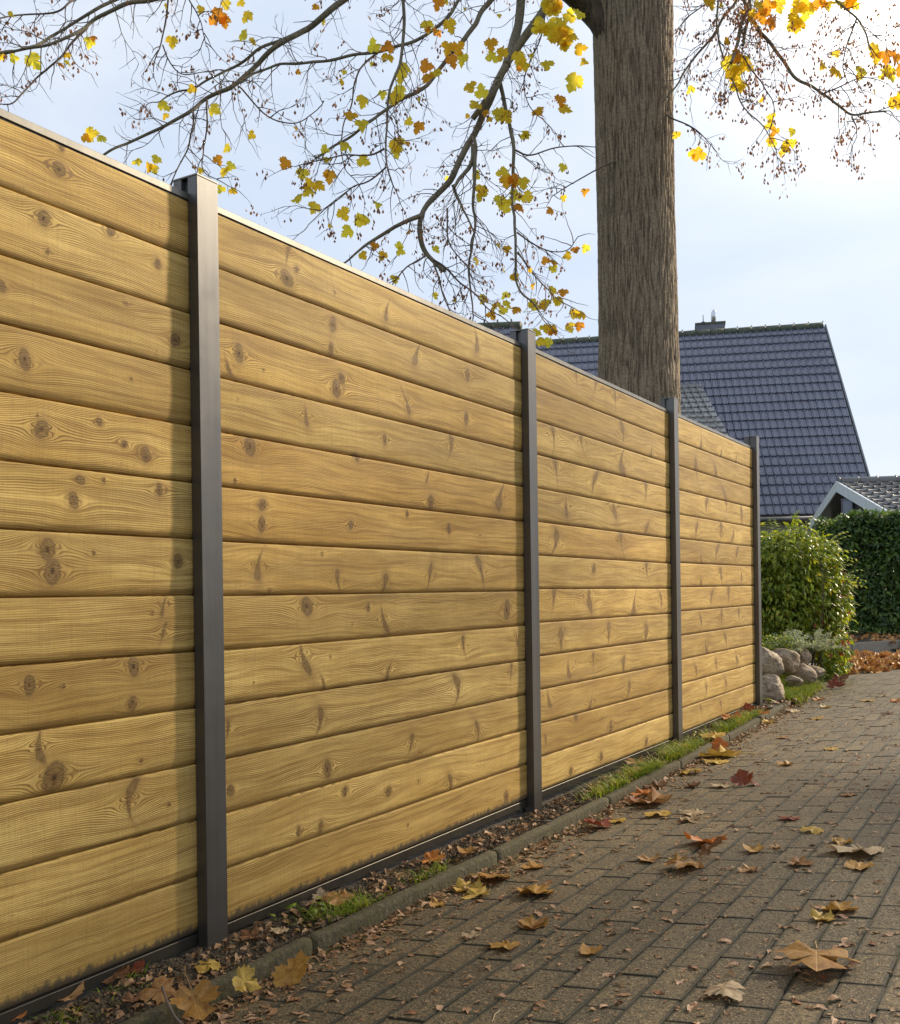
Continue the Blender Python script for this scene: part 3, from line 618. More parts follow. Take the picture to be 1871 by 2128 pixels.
# lantern hanging at the gable
lp = atd(1763, 1050, 20.4); lan = empty('lantern', lp); tag(lan, 'small glass lantern hanging under the pale gable of the garage', 'lantern')
m = MB(); m.box(lp.x-.09, lp.x+.09, lp.y-.09, lp.y+.09, lp.z-.16, lp.z+.10); m.build('glass', NT('lantern_glass').out((.16, .18, .22), .15, metal=.3), lan)
m = MB()
for sx in (-1, 1):
    for sy in (-1, 1): m.box(lp.x+sx*.1-.012, lp.x+sx*.1+.012, lp.y+sy*.1-.012, lp.y+sy*.1+.012, lp.z-.17, lp.z+.11)
m.box(lp.x-.12, lp.x+.12, lp.y-.12, lp.y+.12, lp.z-.20, lp.z-.16); m.box(lp.x-.12, lp.x+.12, lp.y-.12, lp.y+.12, lp.z+.10, lp.z+.13); m.tube([(lp.x, lp.y, lp.z+.13), (lp.x, lp.y, lp.z+.5)], .01, 5)
m.build('frame', CHIM, lan)
# ------------------------------------------------------------------ leaf shapes
HALF = [(0, 0), (.11, -.09), (.26, -.15), (.31, -.05), (.44, -.02), (.43, .09), (.60, .19), (.52, .28), (.60, .45), (.45, .45), (.40, .54), (.26, .50), (.27, .61), (.38, .74), (.24, .77), (.15, .90), (0, 1.02)]
def leaf_outline(r, jit=.035):
    L_ = [(x, y) for x, y in HALF]; Rr = [(-x, y) for x, y in HALF[-2:0:-1]]
    return [(x+r.uniform(-jit, jit), y+r.uniform(-jit, jit)) for x, y in L_+Rr]
def maple_mesh(name, mat, seed, size, curl, fold, ripple, rings=2):
    r = random.Random(seed); o = leaf_outline(r); n = len(o); c = (0, .30); m = MB(); uv = [(c[0], c[1])]
    for k in range(1, rings+1):
        t = k/rings; uv += [(c[0]+(x-c[0])*t, c[1]+(y-c[1])*t) for x, y in o]
    p1, p2, p3 = r.uniform(0, 6), r.uniform(0, 6), r.uniform(0, 6)
    pts = []
    for x, y in uv:
        dx, dy = x, y-.3; rr = math.hypot(dx, dy); a = math.atan2(dy, dx)
        z = curl*rr*rr*(1.0+.6*math.sin(2*a+p3))+fold*abs(dx)+ripple*rr*(math.sin(5*a+p1)+.6*math.sin(9*a+p2))*.5
        sh = 1-.25*abs(curl)*rr; pts.append((dx*sh*size, dy*sh*size, z*size))
    zmin = min(p[2] for p in pts); m.v = [(x, y, z-zmin*(1 if rings > 1 else 0)) for x, y, z in pts]; m.uv = uv
    m.f = [(0, 1+i, 1+(i+1) % n) for i in range(n)]
    for k in range(rings-1):
        a = 1+k*n
        for i in range(n): m.f.append((a+i, a+n+i, a+n+(i+1) % n, a+(i+1) % n))
    me = m.mesh(name, mat, True); me['zb'] = pts[1][2]-zmin; return me

# ------------------------------------------------------------------ the maple tree
tree = empty('maple_tree', (-.743, 7.067, 0)); tag(tree, 'thick barked maple behind the fence with bare drooping branches and last yellow leaves', 'tree')
TC = Vector((-.743, 7.067, 0))
def trunk():
    m = MB(); k = 400; lv = []; z = -.25; fu = []
    while z < 9.5: lv.append(z); z += .028 if 1.4 < z < 5.2 else .12
    for z in lv:
        rad = interp(z, [(-.3, .46), (.3, .39), (1.2, .335), (2.0, .312), (2.7, .286), (3.6, .276), (4.4, .278), (5.0, .29), (5.6, .30), (7, .24), (9.5, .15)])
        cx = interp(z, [(0, -.02), (1.6, -.012), (2.6, .0), (5, -.0), (7, -.05), (9.5, -.2)])
        for j in range(k):
            a = 2*math.pi*j/k; ca, sa = math.cos(a), math.sin(a)
            w1 = noise.noise(Vector((ca*2.2, sa*2.2, z*1.3)))*.05+noise.noise(Vector((ca*5, sa*5, z*4)))*.018
            qa = a+w1*1.6; R1 = 17.0
            r1 = abs(noise.noise(Vector((math.cos(qa)*R1, math.sin(qa)*R1, z*3.6)))); r2 = abs(noise.noise(Vector((math.cos(qa)*R1*2.1+9, math.sin(qa)*R1*2.1, z*8))))
            f = min(1.0, r1*2.6+r2*.9); fu.append(f)
            rr = rad*(1+.05*noise.noise(Vector((ca, sa, z*.45))*1.3))+.012*f-.006+.004*noise.noise(Vector((ca*30, sa*30, z*22)))
            m.v.append((TC.x+cx+ca*rr, TC.y+sa*rr, z))
    for i in range(len(lv)-1):
        for j in range(k): a = i*k+j; b = i*k+(j+1) % k; m.f.append((a, b, b+k, a+k))
    o = m.build('trunk', BARK, tree, True); o.data.attributes.new('furrow', 'FLOAT', 'POINT').data.foreach_set('value', fu)
trunk()
# traced limbs: (radius start px, radius end px, depth start, depth end, [points in photo pixels])
BR = [
 (9, 2.2, 6.4, 6.0, [(1010,-190),(860,-90),(713,0),(678,31),(647,58),(631,66),(596,82),(561,105),(534,132),(506,160),(483,181),(452,191),(425,206),(401,234),(362,251),(319,273),(273,294),(241,304),(205,330)]),
 (4, 1.4, 6.35, 6.2, [(640,62),(596,78),(545,97),(510,125),(483,142),(463,150),(432,164),(400,185),(370,190),(335,210)]),
 (2.6, 1, 6.1, 5.9, [(403,232),(403,250),(397,273),(393,308),(374,335),(362,368),(350,400)]),
 (2.2, .9, 6.15, 6.0, [(432,206),(430,249),(428,288),(421,312),(421,343),(428,362),(450,372)]),
 (2.2, .9, 6.2, 6.3, [(497,180),(502,183),(522,210),(545,234),(576,255),(623,257),(654,234),(662,225)]),
 (7, 2, 6.0, 5.6, [(560,-110),(430,-40),(311,0),(273,4),(234,19),(195,39),(175,58),(136,78),(97,93),(54,101),(0,107),(-60,120)]),
 (5, 2, 6.1, 5.7, [(480,-120),(340,-50),(241,0),(195,23),(156,47),(109,74),(78,93),(39,105),(0,112),(-40,130)]),
 (3, 1.2, 5.9, 5.6, [(181,56),(156,82),(128,117),(97,148),(74,164),(51,187),(27,214),(5,216)]),
 (3, 1.2, 6.0, 5.6, [(230,-60),(152,0),(132,17),(97,27),(47,29),(0,37),(-40,48)]),
 (2.8, 1, 6.0, 5.8, [(352,-60),(349,0),(347,39),(335,90),(323,117),(319,152)]),
 (1.8, .8, 5.9, 5.8, [(337,93),(351,129),(374,152),(413,152),(440,148)]),
 (2, .8, 5.9, 5.8, [(380,-40),(393,0),(413,31),(425,70),(430,95)]),
 (5, 2.2, 6.9, 6.1, [(1040,-150),(975,-60),(954,0),(939,27),(912,55),(873,82),(834,95),(787,107),(725,117),(678,127),(639,130),(600,132),(577,134),(530,150),(500,172)]),
 (12, 4, 7.1, 6.4, [(1250,-330),(1190,-120),(1141,0),(1118,39),(1083,86),(1056,125),(1032,175),(1013,218),(990,273),(962,319),(943,362),(931,382),(896,413),(873,448),(875,491),(880,518),(896,540),(923,561)]),
 (12, 9, 7.3, 6.9, [(1180,-340),(1090,-120),(1083,0),(1081,39),(1071,78),(1060,109),(1052,135)]),
 (9, 6, 6.8, 6.7, [(1050,140),(1032,179),(1005,218),(982,245)]),
 (5.5, 1.2, 6.5, 6.2, [(873,450),(834,464),(795,487),(764,506),(744,518),(721,543),(690,560)]),
 (6, 3, 6.7, 6.5, [(984,300),(984,339),(958,366),(943,390)]),
 (4, 1.3, 6.6, 6.4, [(940,385),(951,409),(962,429),(974,460),(985,485)]),
 (5, 1.5, 6.8, 6.4, [(1040,175),(1052,234),(1064,273),(1069,312),(1066,370),(1064,421),(1071,467),(1073,545),(1070,581),(1085,610),(1106,625),(1120,650)]),
 (4.5, 1.3, 6.7, 6.3, [(985,285),(990,300),(986,351),(984,421),(990,467),(978,522),(974,565),(978,600),(981,630),(983,661)]),
 (2.4, .9, 6.7, 6.9, [(1069,312),(1099,325),(1138,310),(1184,302),(1239,304)]),
 (8, 2, 7.0, 6.2, [(1120,-160),(1050,-50),(1019,0),(1001,23),(986,55),(954,93),(923,132),(896,168),(869,191),(841,203),(818,214),(787,238),(764,253),(736,280),(700,300),(655,330)]),
 (4.5, 1.3, 6.5, 6.1, [(840,-80),(838,0),(840,58),(836,117),(822,156),(806,195),(805,253),(801,312),(806,351),(818,386)]),
 (2.4, .8, 6.3, 6.0, [(799,308),(764,323),(717,321),(682,331),(643,335),(610,345)]),
 (2.2, .8, 6.3, 6.0, [(803,347),(771,374),(729,390),(693,421),(670,436),(640,470)]),
 (2.6, .8, 6.6, 6.2, [(787,109),(756,132),(736,168),(732,218),(713,257),(707,304),(713,351),(735,370)]),
 (2.4, .8, 6.8, 6.7, [(1141,0),(1138,8),(1126,78),(1099,136),(1087,175),(1103,230),(1130,250)]),
 (2.2, .8, 7.2, 6.9, [(1290,330),(1245,347),(1208,374),(1177,390),(1150,405)]),
 (2.2, .8, 6.4, 6.2, [(1074,484),(1106,505),(1142,524),(1179,524),(1197,498)]),
 (2.2, .8, 6.4, 6.1, [(1076,524),(1106,567),(1135,600),(1164,625),(1197,643)]),
 (3, 1, 6.4, 6.2, [(900,540),(925,553),(947,581),(980,603),(1009,639),(1040,655)]),
 (2.6, 1, 6.3, 6.1, [(902,548),(915,590),(926,620),(935,645)]),
 (2.4, .8, 6.3, 6.0, [(885,532),(860,545),(835,560),(815,590),(800,620)]),
 (2.4, .9, 6.4, 6.2, [(932,432),(928,480),(935,510),(960,540),(975,555)]),
 (6, 1.6, 7.0, 6.4, [(1480,-160),(1540,-20),(1572,58),(1603,90),(1627,125),(1654,164),(1677,177),(1712,193),(1744,218),(1771,243),(1810,230),(1841,230)]),
 (6.5, 3, 7.0, 6.7, [(1500,-160),(1555,0),(1545,39),(1533,93),(1520,130)]),
 (4.5, 3, 7.1, 6.8, [(1520,-120),(1562,0),(1556,39),(1545,93)]),
 (4.5, 1.6, 7.2, 7.0, [(1580,-110),(1533,0),(1502,39),(1479,78),(1444,117),(1420,152),(1403,182),(1380,210)]),
 (3.5, 1.3, 7.0, 6.7, [(1490,-120),(1494,0),(1490,70),(1502,109),(1510,140),(1530,180)]),
 (2, .8, 6.7, 6.5, [(1530,180),(1533,195),(1549,230),(1584,257),(1603,288),(1610,305)]),
 (2, .8, 6.6, 6.4, [(1712,193),(1747,179),(1786,160),(1810,162)]),
 (4, 1.6, 6.8, 6.3, [(1640,-120),(1732,0),(1779,35),(1794,55),(1810,100)]),
 (2, .8, 6.6, 6.4, [(1779,39),(1763,86),(1751,136),(1760,165)]),
 (2, .8, 6.7, 6.5, [(1545,115),(1564,148),(1592,183),(1611,222),(1604,260)]),
 (2.2, .8, 7.0, 6.9, [(1500,-20),(1463,12),(1420,39),(1412,70)]),
 (2.2, .8, 7.2, 6.9, [(1380,235),(1405,249),(1444,269),(1459,280),(1478,300)]),
 (2.4, .8, 6.8, 6.6, [(1771,243),(1780,262),(1782,282)]),
]
BR.append((36, 22, 7.40, 7.15, [(1300, 130), (1268, 70), (1232, 18), (1190, -25), (1120, -75), (1040, -110)]))
ANCH = TC+Vector((-.05, 0, 7.2))
TW = MB(); SD = MB(); tips = []
RT2 = random.Random(11)
def smooth_pts(P, n=2):
    for _ in range(n):
        Q = [P[0]]
        for a, b in zip(P, P[1:]): Q += [a*.75+b*.25, a*.25+b*.75]
        Q.append(P[-1]); P = Q
    return P
def twig(p, d, L, rad, lvl):
    v = p-CAM; dp_ = v.dot(FW); sx_ = 935.5+F*v.dot(RT)/dp_
    if 1215 < sx_ < 1430 and dp_ < 7.75: return
    n = max(3, int(L/.035)); pts = [p.copy()]; rr = [rad]; q = p.copy(); d = d.normalized(); side = 1
    for i in range(n):
        d = (d+Vector((RT2.gauss(0, .16), RT2.gauss(0, .16), RT2.gauss(0, .16)))+Vector((0, 0, -.055 if i < n*.6 else .07))).normalized()
        q = q+d*(L/n); pts.append(q.copy()); rr.append(rad*(1-.65*(i+1)/n))
        if lvl > 0 and i > 0 and RT2.random() < (.52 if lvl > 1 else .36):
            ax = d.cross(Vector((RT2.gauss(0, 1), RT2.gauss(0, 1), RT2.gauss(0, 1)))).normalized()
            nd = (Matrix.Rotation(side*RT2.uniform(.5, 1.0), 3, ax) @ d); side = -side
            twig(q, nd, L*RT2.uniform(.28, .55), rad*.62, lvl-1)
    TW.tube(pts, [x*1.35 for x in rr], 3); tips.append((q, d, lvl))
def seeds(p):
    for _ in range(RT2.randint(3, 7)):
        a = p+Vector((RT2.gauss(0, .018), RT2.gauss(0, .018), -abs(RT2.gauss(.02, .02)))); an = RT2.uniform(0, 6.28); h = Vector((math.cos(an), math.sin(an), 0))*RT2.uniform(.006, .010)
        L_ = RT2.uniform(.02, .034); t = Vector((RT2.gauss(0, .25), RT2.gauss(0, .25), -1)).normalized()*L_
        SD.add([a, a+t*.55+h, a+t, a+t*.6-h], [(0, 1, 2, 3)])
for bi, (r0, r1, d0, d1, px) in enumerate(BR):
    n = len(px); P = []
    for i, (x, y) in enumerate(px):
        t = i/(n-1); P.append(atd(x, y, d0+(d1-d0)*t+.05*math.sin(i*1.7+bi)))
    topz = P[0].z
    if px[0][1] < -80:                                  # limbs leave the trunk above the frame
        dd = (ANCH-P[0]); P = [ANCH+Vector((RT2.gauss(0, .06), 0, RT2.uniform(-1.2, .4))), P[0]+dd*.55+Vector((0, 0, .35)), P[0]+dd*.2+Vector((0, 0, .12))]+P
        n += 3
    P = smooth_pts(P, 2); m = MB(); rs = []
    for i in range(len(P)):
        t = i/(len(P)-1); rs.append((r0+(r1-r0)*t**.8)/F*(d0+d1)/2*(1+.10*noise.noise(P[i]*9))*(1.5 if t < .12 and px[0][1] < -80 else 1))
    Pk = [p+Vector((noise.noise(p*6), noise.noise(p*6+Vector((5, 0, 0))), noise.noise(p*6+Vector((0, 7, 0)))))*.010 for p in P]
    m.tube(Pk, rs, 8 if r0 > 3 else 5, True)
    if r0 > 2.3: m.build('branch', BARK if r0 > 30 else LIMB if r0 > 3.4 else TWIG, tree, True)
    else: TW.add(m.v, m.f)
    # side twigs
    acc = 0; side = 1
    for i in range(1, len(P)):
        seg = (P[i]-P[i-1]).length; acc += seg
        v = P[i]-CAM; d = v.dot(FW); sy = CY-F*v.z/d
        step = .052 if rs[i]*F/d < 4.5 else .085
        if sy < -160: acc = 0; continue
        while acc > step:
            acc -= step*RT2.uniform(.7, 1.4)
            if RT2.random() < .22: continue
            t = (P[i]-P[i-1]).normalized(); rnd = Vector((RT2.gauss(0, 1), RT2.gauss(0, 1), RT2.gauss(0, .8))); rnd = (rnd-t*rnd.dot(t)).normalized()
            dr = (t*RT2.uniform(.3, .9)+rnd*side+Vector((0, 0, -.25))); side = -side
            twig(P[i]*.5+P[i-1]*.5, dr, RT2.uniform(.10, .34)*(1.15 if r0 > 3.4 else .8), .0028, 2 if RT2.random() < .6 else 1)
    twig(P[-1], P[-1]-P[-2], RT2.uniform(.18, .3), min(rs[-1], .003), 2)
for q, d, lvl in tips:
    v = q-CAM; dp = v.dot(FW); sx = 935.5+F*v.dot(RT)/dp
    pr = .12 if sx < 600 else (.20 if sx < 1300 else .55)
    if 1235 < sx < 1412: continue
    if RT2.random() < pr: seeds(q)
TW.build('twigs', TWIG, tree, True, kind='stuff')
SD.build('seed_keys', SEED, tree, False, kind='stuff')
def cA_(L_, s=2.567, ox=0, oy=0): return [(ox+x/s, oy+y/s) for x, y in L_]
LV_ = [(453,30,32),(466,42,20),(513,30,22),(505,72,20),(358,83,20),(470,8,16),(502,5,14),(68,124,26),(27,120,15),(140,114,13),(187,87,18),(399,185,16),(340,216,20),(345,240,13),(443,225,22),(187,277,24),(178,285,16),(212,285,16),(286,333,18),(326,330,17),(310,348,17),(320,350,16),(594,338,22),(452,331,17),(480,344,16),(466,355,20),(522,280,15),(472,307,16),(459,393,15),(3,115,16)]
LV_ += [(x, y, 22) for x, y in cA_([(450,250),(530,240),(530,290),(620,350),(600,400),(740,410),(780,390),(730,350),(600,475),(850,250),(900,260),(930,310),(870,320),(860,130),(740,130),(800,10),(1080,230),(1090,300),(1140,280),(1030,495),(1000,560),(1120,600),(1160,620),(970,460),(1225,300),(1250,350),(1380,340),(1400,130),(1450,120),(1490,170),(1480,220),(1500,90),(1550,70),(1420,20),(1330,150),(1550,255),(1450,530),(1470,580),(1330,590),(335,615),(390,660),(400,530),(560,520),(690,670),(570,770),(570,800),(310,770),(395,855),(220,935),(115,980),(155,980),(75,920),(110,1010),(50,1055),(140,1100),(290,1135),(385,1180),(410,1160),(320,1230),(1030,1010),(1030,1040),(1150,920),(1160,960),(1200,960),(1210,1040),(1270,1050),(1130,1065),(1155,1105),(1225,1100),(1250,970),(1380,20),(1430,30),(1350,100),(1395,175),(1465,195)], ox=600)]
LV_ += [(x, y, 30) for x, y in cA_([(1525,430),(1485,150),(1500,190),(1400,20)], ox=600)]
LV_ += [(x, y, 15) for x, y in cA_([(500,500),(640,650),(600,750),(190,795),(205,850),(395,1360),(505,1360),(595,1340),(590,1310),(475,1090),(460,1310),(1000,930),(1400,1120),(1165,1325),(1205,1475),(1260,720),(1270,710),(1465,890),(1490,1365),(1530,1330),(1585,1320),(1370,1390),(1415,1395),(1410,1435),(1585,1020),(1580,330)], ox=600)]
LV_ += [(x, y, 17) for x, y in cA_([(1170,840),(1235,815),(1245,725),(1125,745),(1190,780),(1255,775),(1405,790),(1480,770),(1520,700),(1550,750),(1580,710),(1640,830),(1660,840),(1690,830),(1615,910),(1670,900),(1430,940),(1470,915),(1520,930),(1495,995),(1310,805),(610,630),(1300,620),(1450,990),(1550,760),(1460,790),(1400,770),(1510,920)], s=2.765, ox=600, oy=350)]
LV_ += [(x, y, 24) for x, y in cA_([(780,10),(880,330),(900,400),(940,370),(950,440),(930,300),(965,300),(1010,110),(1060,80),(1120,110),(1100,30),(1150,20),(1230,130),(1260,90),(1250,40),(1300,60),(1290,20),(1360,10),(1400,20),(1480,10),(1530,20),(1460,370),(1590,380),(1720,380),(1745,390),(1770,310),(1680,300),(1720,290),(1800,370),(1660,260),(725,825),(1235,95),(1255,130),(1050,30),(1540,15),(930,460),(975,355)], ox=1171)]
LV_ += [(x, y, 15) for x, y in cA_([(685,815),(605,720),(1110,620),(1100,670),(1130,700),(1110,740),(1195,760),(1180,800),(1225,760),(1225,700),(1455,280),(1385,350),(680,470),(1120,760),(1185,790)], ox=1171)]
LV_ += [(1868, 210, 34), (1130, 55, 26), (1150, 20, 26), (1162, 75, 30), (1172, 90, 22)]
TL = [maple_mesh('leaf', TREELEAF, k, 1.0, RT2.uniform(-.5, .3), RT2.uniform(-.5, .4), RT2.uniform(.05, .3), 1) for k in range(7)]
for (x, y, s) in LV_:
    # hang each leaf from the nearest twig tip in space
    dpt = interp(x, [(0, 5.7), (400, 6.0), (700, 6.2), (1000, 6.6), (1300, 6.8), (1871, 6.6)]); p = atd(x, y, dpt)
    o = link('leaf', RT2.choice(TL)); sz = s*1.22/F*dpt
    eul = Matrix.Rotation(RT2.uniform(-.6, .6), 4, 'Z') @ Matrix.Rotation(RT2.uniform(1.0, 1.9) * (1 if RT2.random() < .8 else -.6), 4, 'X') @ Matrix.Rotation(math.pi+RT2.gauss(0, .7), 4, 'Z')
    o.matrix_world = Matrix.Translation(p) @ Matrix.Rotation(YAW, 4, 'Z') @ eul @ Matrix.Diagonal((sz, sz, sz, 1)); o.parent = tree; o.matrix_parent_inverse = Matrix.Translation(-tree.location)

n_ = 0
for q, d_, lvl in sorted(tips, key=lambda t: RT2.random()):
    v = q-CAM; dp = v.dot(FW); sx = 935.5+F*v.dot(RT)/dp; sy = CY-F*v.z/dp
    if not (0 < sy < 640) or not (0 < sx < 1860) or 1225 < sx < 1420 or (sx < 560 and RT2.random() < .6): continue
    o = link('leaf', RT2.choice(TL)); sz = RT2.uniform(.028, .055)
    o.matrix_world = Matrix.Translation(q) @ Matrix.Rotation(RT2.uniform(0, 6.28), 4, 'Z') @ Matrix.Rotation(RT2.uniform(1.0, 1.9), 4, 'X') @ Matrix.Rotation(math.pi+RT2.gauss(0, .7), 4, 'Z') @ Matrix.Diagonal((sz, sz, sz, 1)); o.parent = tree; o.matrix_parent_inverse = Matrix.Translation(-tree.location)
    n_ += 1
    if n_ >= 290-len(LV_): break

# ------------------------------------------------------------------ tree added out of view at right; its thin crown shades the near fence
side_tree = empty('added_shade_tree', (4.9, 11.0, 0)); tag(side_tree, 'thin crowned tree added out of view on the right to shade the fence', 'tree')
RS = random.Random(31); m = MB(); c0 = Vector((4.9, 11.0, 0)); m.tube([c0, c0+Vector((.05, 0, 2)), c0+Vector((-.05, 0, 4.2)), c0+Vector((.05, .1, 7))], [.14, .12, .09, .03], 10, True); m.build('trunk', BARK, side_tree, True)
m = MB(); lf = MB(); lf.uv = []
for k in range(26):
    a = RS.uniform(0, 6.28); z0 = RS.uniform(3.2, 6.6); p = c0+Vector((0, 0, z0)); L_ = RS.uniform(.9, 1.7)*(1.15-abs(z0-5.2)*.22); e = p+Vector((math.cos(a)*L_, math.sin(a)*L_*1.0, RS.uniform(.2, .9)))
    m.tube([p, p*.5+e*.5+Vector((0, 0, .1)), e], [.035, .02, .008], 5)
    for j in range(95):
        t = RS.uniform(.25, 1.1); q = p+(e-p)*t+Vector((RS.gauss(0, .22), RS.gauss(0, .22), RS.gauss(0, .22))); n0 = len(lf.v)
        add_s = RS.uniform(.07, .12); d = Vector((RS.gauss(0, 1), RS.gauss(0, 1), RS.gauss(-.4, .5))).normalized(); s_ = d.cross(Vector((RS.gauss(0, 1), RS.gauss(0, 1), 1))).normalized()
        lf.add([q, q+d*add_s*.5+s_*add_s*.45, q+d*add_s, q+d*add_s*.5-s_*add_s*.45], [(0, 1, 2, 3)]); lf.uv += [(0, 0), (.3, .5), (0, 1), (-.3, .5)]
m.build('branches', LIMB, side_tree, True); lf.build('crown', TREELEAF, side_tree, kind='stuff')

# ------------------------------------------------------------------ boulders
def boulder(x, y, d, rx, ry, rz, seed, label, rot=0):
    import bmesh
    bm = bmesh.new(); bmesh.ops.create_icosphere(bm, subdivisions=5, radius=1); r = random.Random(seed); off = Vector((r.uniform(0, 50),)*3)
    planes = [(Vector((r.gauss(0, 1), r.gauss(0, 1), r.gauss(0, .8))).normalized(), r.uniform(.58, .90)) for _ in range(11)]
    for v in bm.verts:
        c = v.co.copy()
        for n_, k in planes:
            e = c.dot(n_)-k
            if e > 0: c -= n_*e*.75
        c *= 1+.10*noise.noise(c*1.6+off)+.05*noise.noise(c*4+off)+.02*noise.noise(c*13+off); v.co = (c.x*rx*1.14, c.y*ry*1.14, c.z*rz*1.14)
    rx, ry, rz = rx, ry, rz
    me = bpy.data.meshes.new('boulder'); bm.to_mesh(me); bm.free(); me.materials.append(STONE); me.polygons.foreach_set('use_smooth', [True]*len(me.polygons))
    o = link('boulder', me); p = atd(x, y, d); o.matrix_world = Matrix.Translation(p) @ Matrix.Rotation(rot, 4, 'Y') @ Matrix.Rotation(r.uniform(-.3, .3), 4, 'X') @ Matrix.Rotation(r.uniform(0, 3), 4, 'Z')
    tag(o, label, 'boulder', 'boulders of the rockery past the fence end')
boulder(1603, 1438, 7.85, .125, .12, .125, 1, 'round grey boulder standing lowest, right beside the last fence post')
boulder(1594, 1377, 8.25, .16, .13, .125, 2, 'brown streaked boulder next to the post, directly above the lowest grey one', .3)
boulder(1632, 1371, 8.6, .135, .13, .115, 5, 'slanting brown boulder in the middle of the upper row of stones', .5)
boulder(1671, 1403, 8.7, .10, .10, .085, 4, 'light tan boulder at the right in the grass, below the upper row', .3)
boulder(1664, 1368, 9.0, .085, .09, .09, 7, 'small reddish brown boulder behind the others under the silver plant')
boulder(1694, 1396, 9.1, .085, .08, .045, 6, 'low flat mossy stone at the foot of the green bush', .2)
boulder(1650, 1415, 8.4, .075, .07, .05, 8, 'low pale stone half hidden in grass under the tan boulder', .2)

# ------------------------------------------------------------------ foliage helpers
def add_leaf(m, p, d, up, L, W, bend=.2):
    d = d.normalized(); s = d.cross(up)
    if s.length < 1e-3: s = d.orthogonal()
    s.normalize(); n = s.cross(d)
    a = p; b = p+d*L*.5+n*bend*L*.25; c = p+d*L-n*bend*L*.3
    m.add([a, b+s*W*.5-n*W*.12, b-s*W*.5-n*W*.12, c, b+n*W*.10], [(0, 1, 4), (0, 4, 2), (4, 1, 3), (2, 4, 3)])
RB = random.Random(5)
def lump_shrub(lumps, count, L, W, droop, jitter, core=.55, mix=None):
    m = MB(); tot = sum(l[1]**2 for l in lumps); out = []
    for (c, r, sz) in lumps:
        for _ in range(int(count*r*r/tot)):
            d = Vector((RB.gauss(0, 1), RB.gauss(0, 1), RB.gauss(0, 1))).normalized(); t = r*(core+(1-core)*RB.random()**.6)*(1+.30*noise.noise((c+d*r)*3.2)+.22*noise.noise((c+d*r)*9))
            if RB.random() < .06: t *= 1.14
            p = c+Vector((d.x*t, d.y*t, d.z*t*sz)); dd = (d*.7+Vector((RB.gauss(0, .5), RB.gauss(0, .5), -droop+RB.gauss(0, .35))))
            s = RB.uniform(.7, 1.25); add_leaf(m, p, dd, Vector((RB.gauss(0, .5), RB.gauss(0, .5), 1)), L*s, W*s, RB.uniform(.1, .6))
    return m
def stems(m, base, top, n, rad, spread):
    for _ in range(n):
        a = base+Vector((RB.gauss(0, spread*.35), RB.gauss(0, spread*.35), 0)); b = top+Vector((RB.gauss(0, spread), RB.gauss(0, spread), RB.gauss(0, .1))); c = a*.5+b*.5+Vector((RB.gauss(0, .06), RB.gauss(0, .06), .05))
        m.tube(smooth_pts([a, c, b], 1), [rad, rad*.8, rad*.6, rad*.4][:4]+[rad*.3], 4)
# yellow green bush
BUSH = foliage_mat('bush_leaf', [(.30, (.085, .14, .015)), (.46, (.17, .25, .022)), (.60, (.33, .37, .04)), (.72, (.44, .36, .05))], .45, .38, .5, 18.)
REDL = foliage_mat('bush_red_leaf', [(.3, (.25, .03, .015)), (.7, (.42, .10, .03))], .4)
bush = empty('bush', atd(1660, 1400, 9.7)); bush.location.z = 0; tag(bush, 'yellow green leafy bush with drooping shoots just past the end of the fence', 'bush')
def Lp(x, y, d, r, sz=1): return (atd(x, y, d), r, sz)
lumps = [Lp(1622, 1178, 9.7, .40), Lp(1672, 1170, 9.8, .33), Lp(1700, 1225, 9.8, .29), Lp(1688, 1270, 9.7, .31), Lp(1716, 1330, 9.8, .215, 1.2), Lp(1600, 1265, 9.7, .40), Lp(1560, 1185, 9.9, .42), Lp(1742, 1378, 9.9, .10), Lp(1722, 1390, 9.7, .13), Lp(1500, 1220, 10, .45), Lp(1640, 1260, 10.1, .5)]
lump_shrub(lumps, 17000, .078, .032, .75, .3, .62).build('foliage', BUSH, bush, kind='stuff')
lump_shrub(lumps[2:5], 240, .06, .03, .6, .3, .7).build('red_leaves', REDL, bush, kind='stuff')
m = MB(); b0 = Vector((bush.location.x, bush.location.y, 0)); stems(m, b0, b0+Vector((0, 0, 1.1)), 40, .007, .28); m.build('stems', TWIG, bush, True)
m = MB()
for _ in range(120):                                     # long leafy shoots sticking out
    c, r, _s = RB.choice(lumps[:5]); d = Vector((RB.gauss(0, 1), RB.gauss(0, 1), abs(RB.gauss(.6, .6)))).normalized(); p = c+d*r*.9; d2 = d+Vector((0, 0, .3)); q = p.copy()
    for k in range(9):
        q = q+d2.normalized()*.022; d2.z -= .09; add_leaf(m, q, d2.cross(Vector((0, 0, 1)))*(1 if k % 2 else -1)+d2*.5+Vector((0, 0, -.2)), Vector((0, 0, 1)), .055, .02, .3)
m.build('shoots', BUSH, bush, kind='stuff')

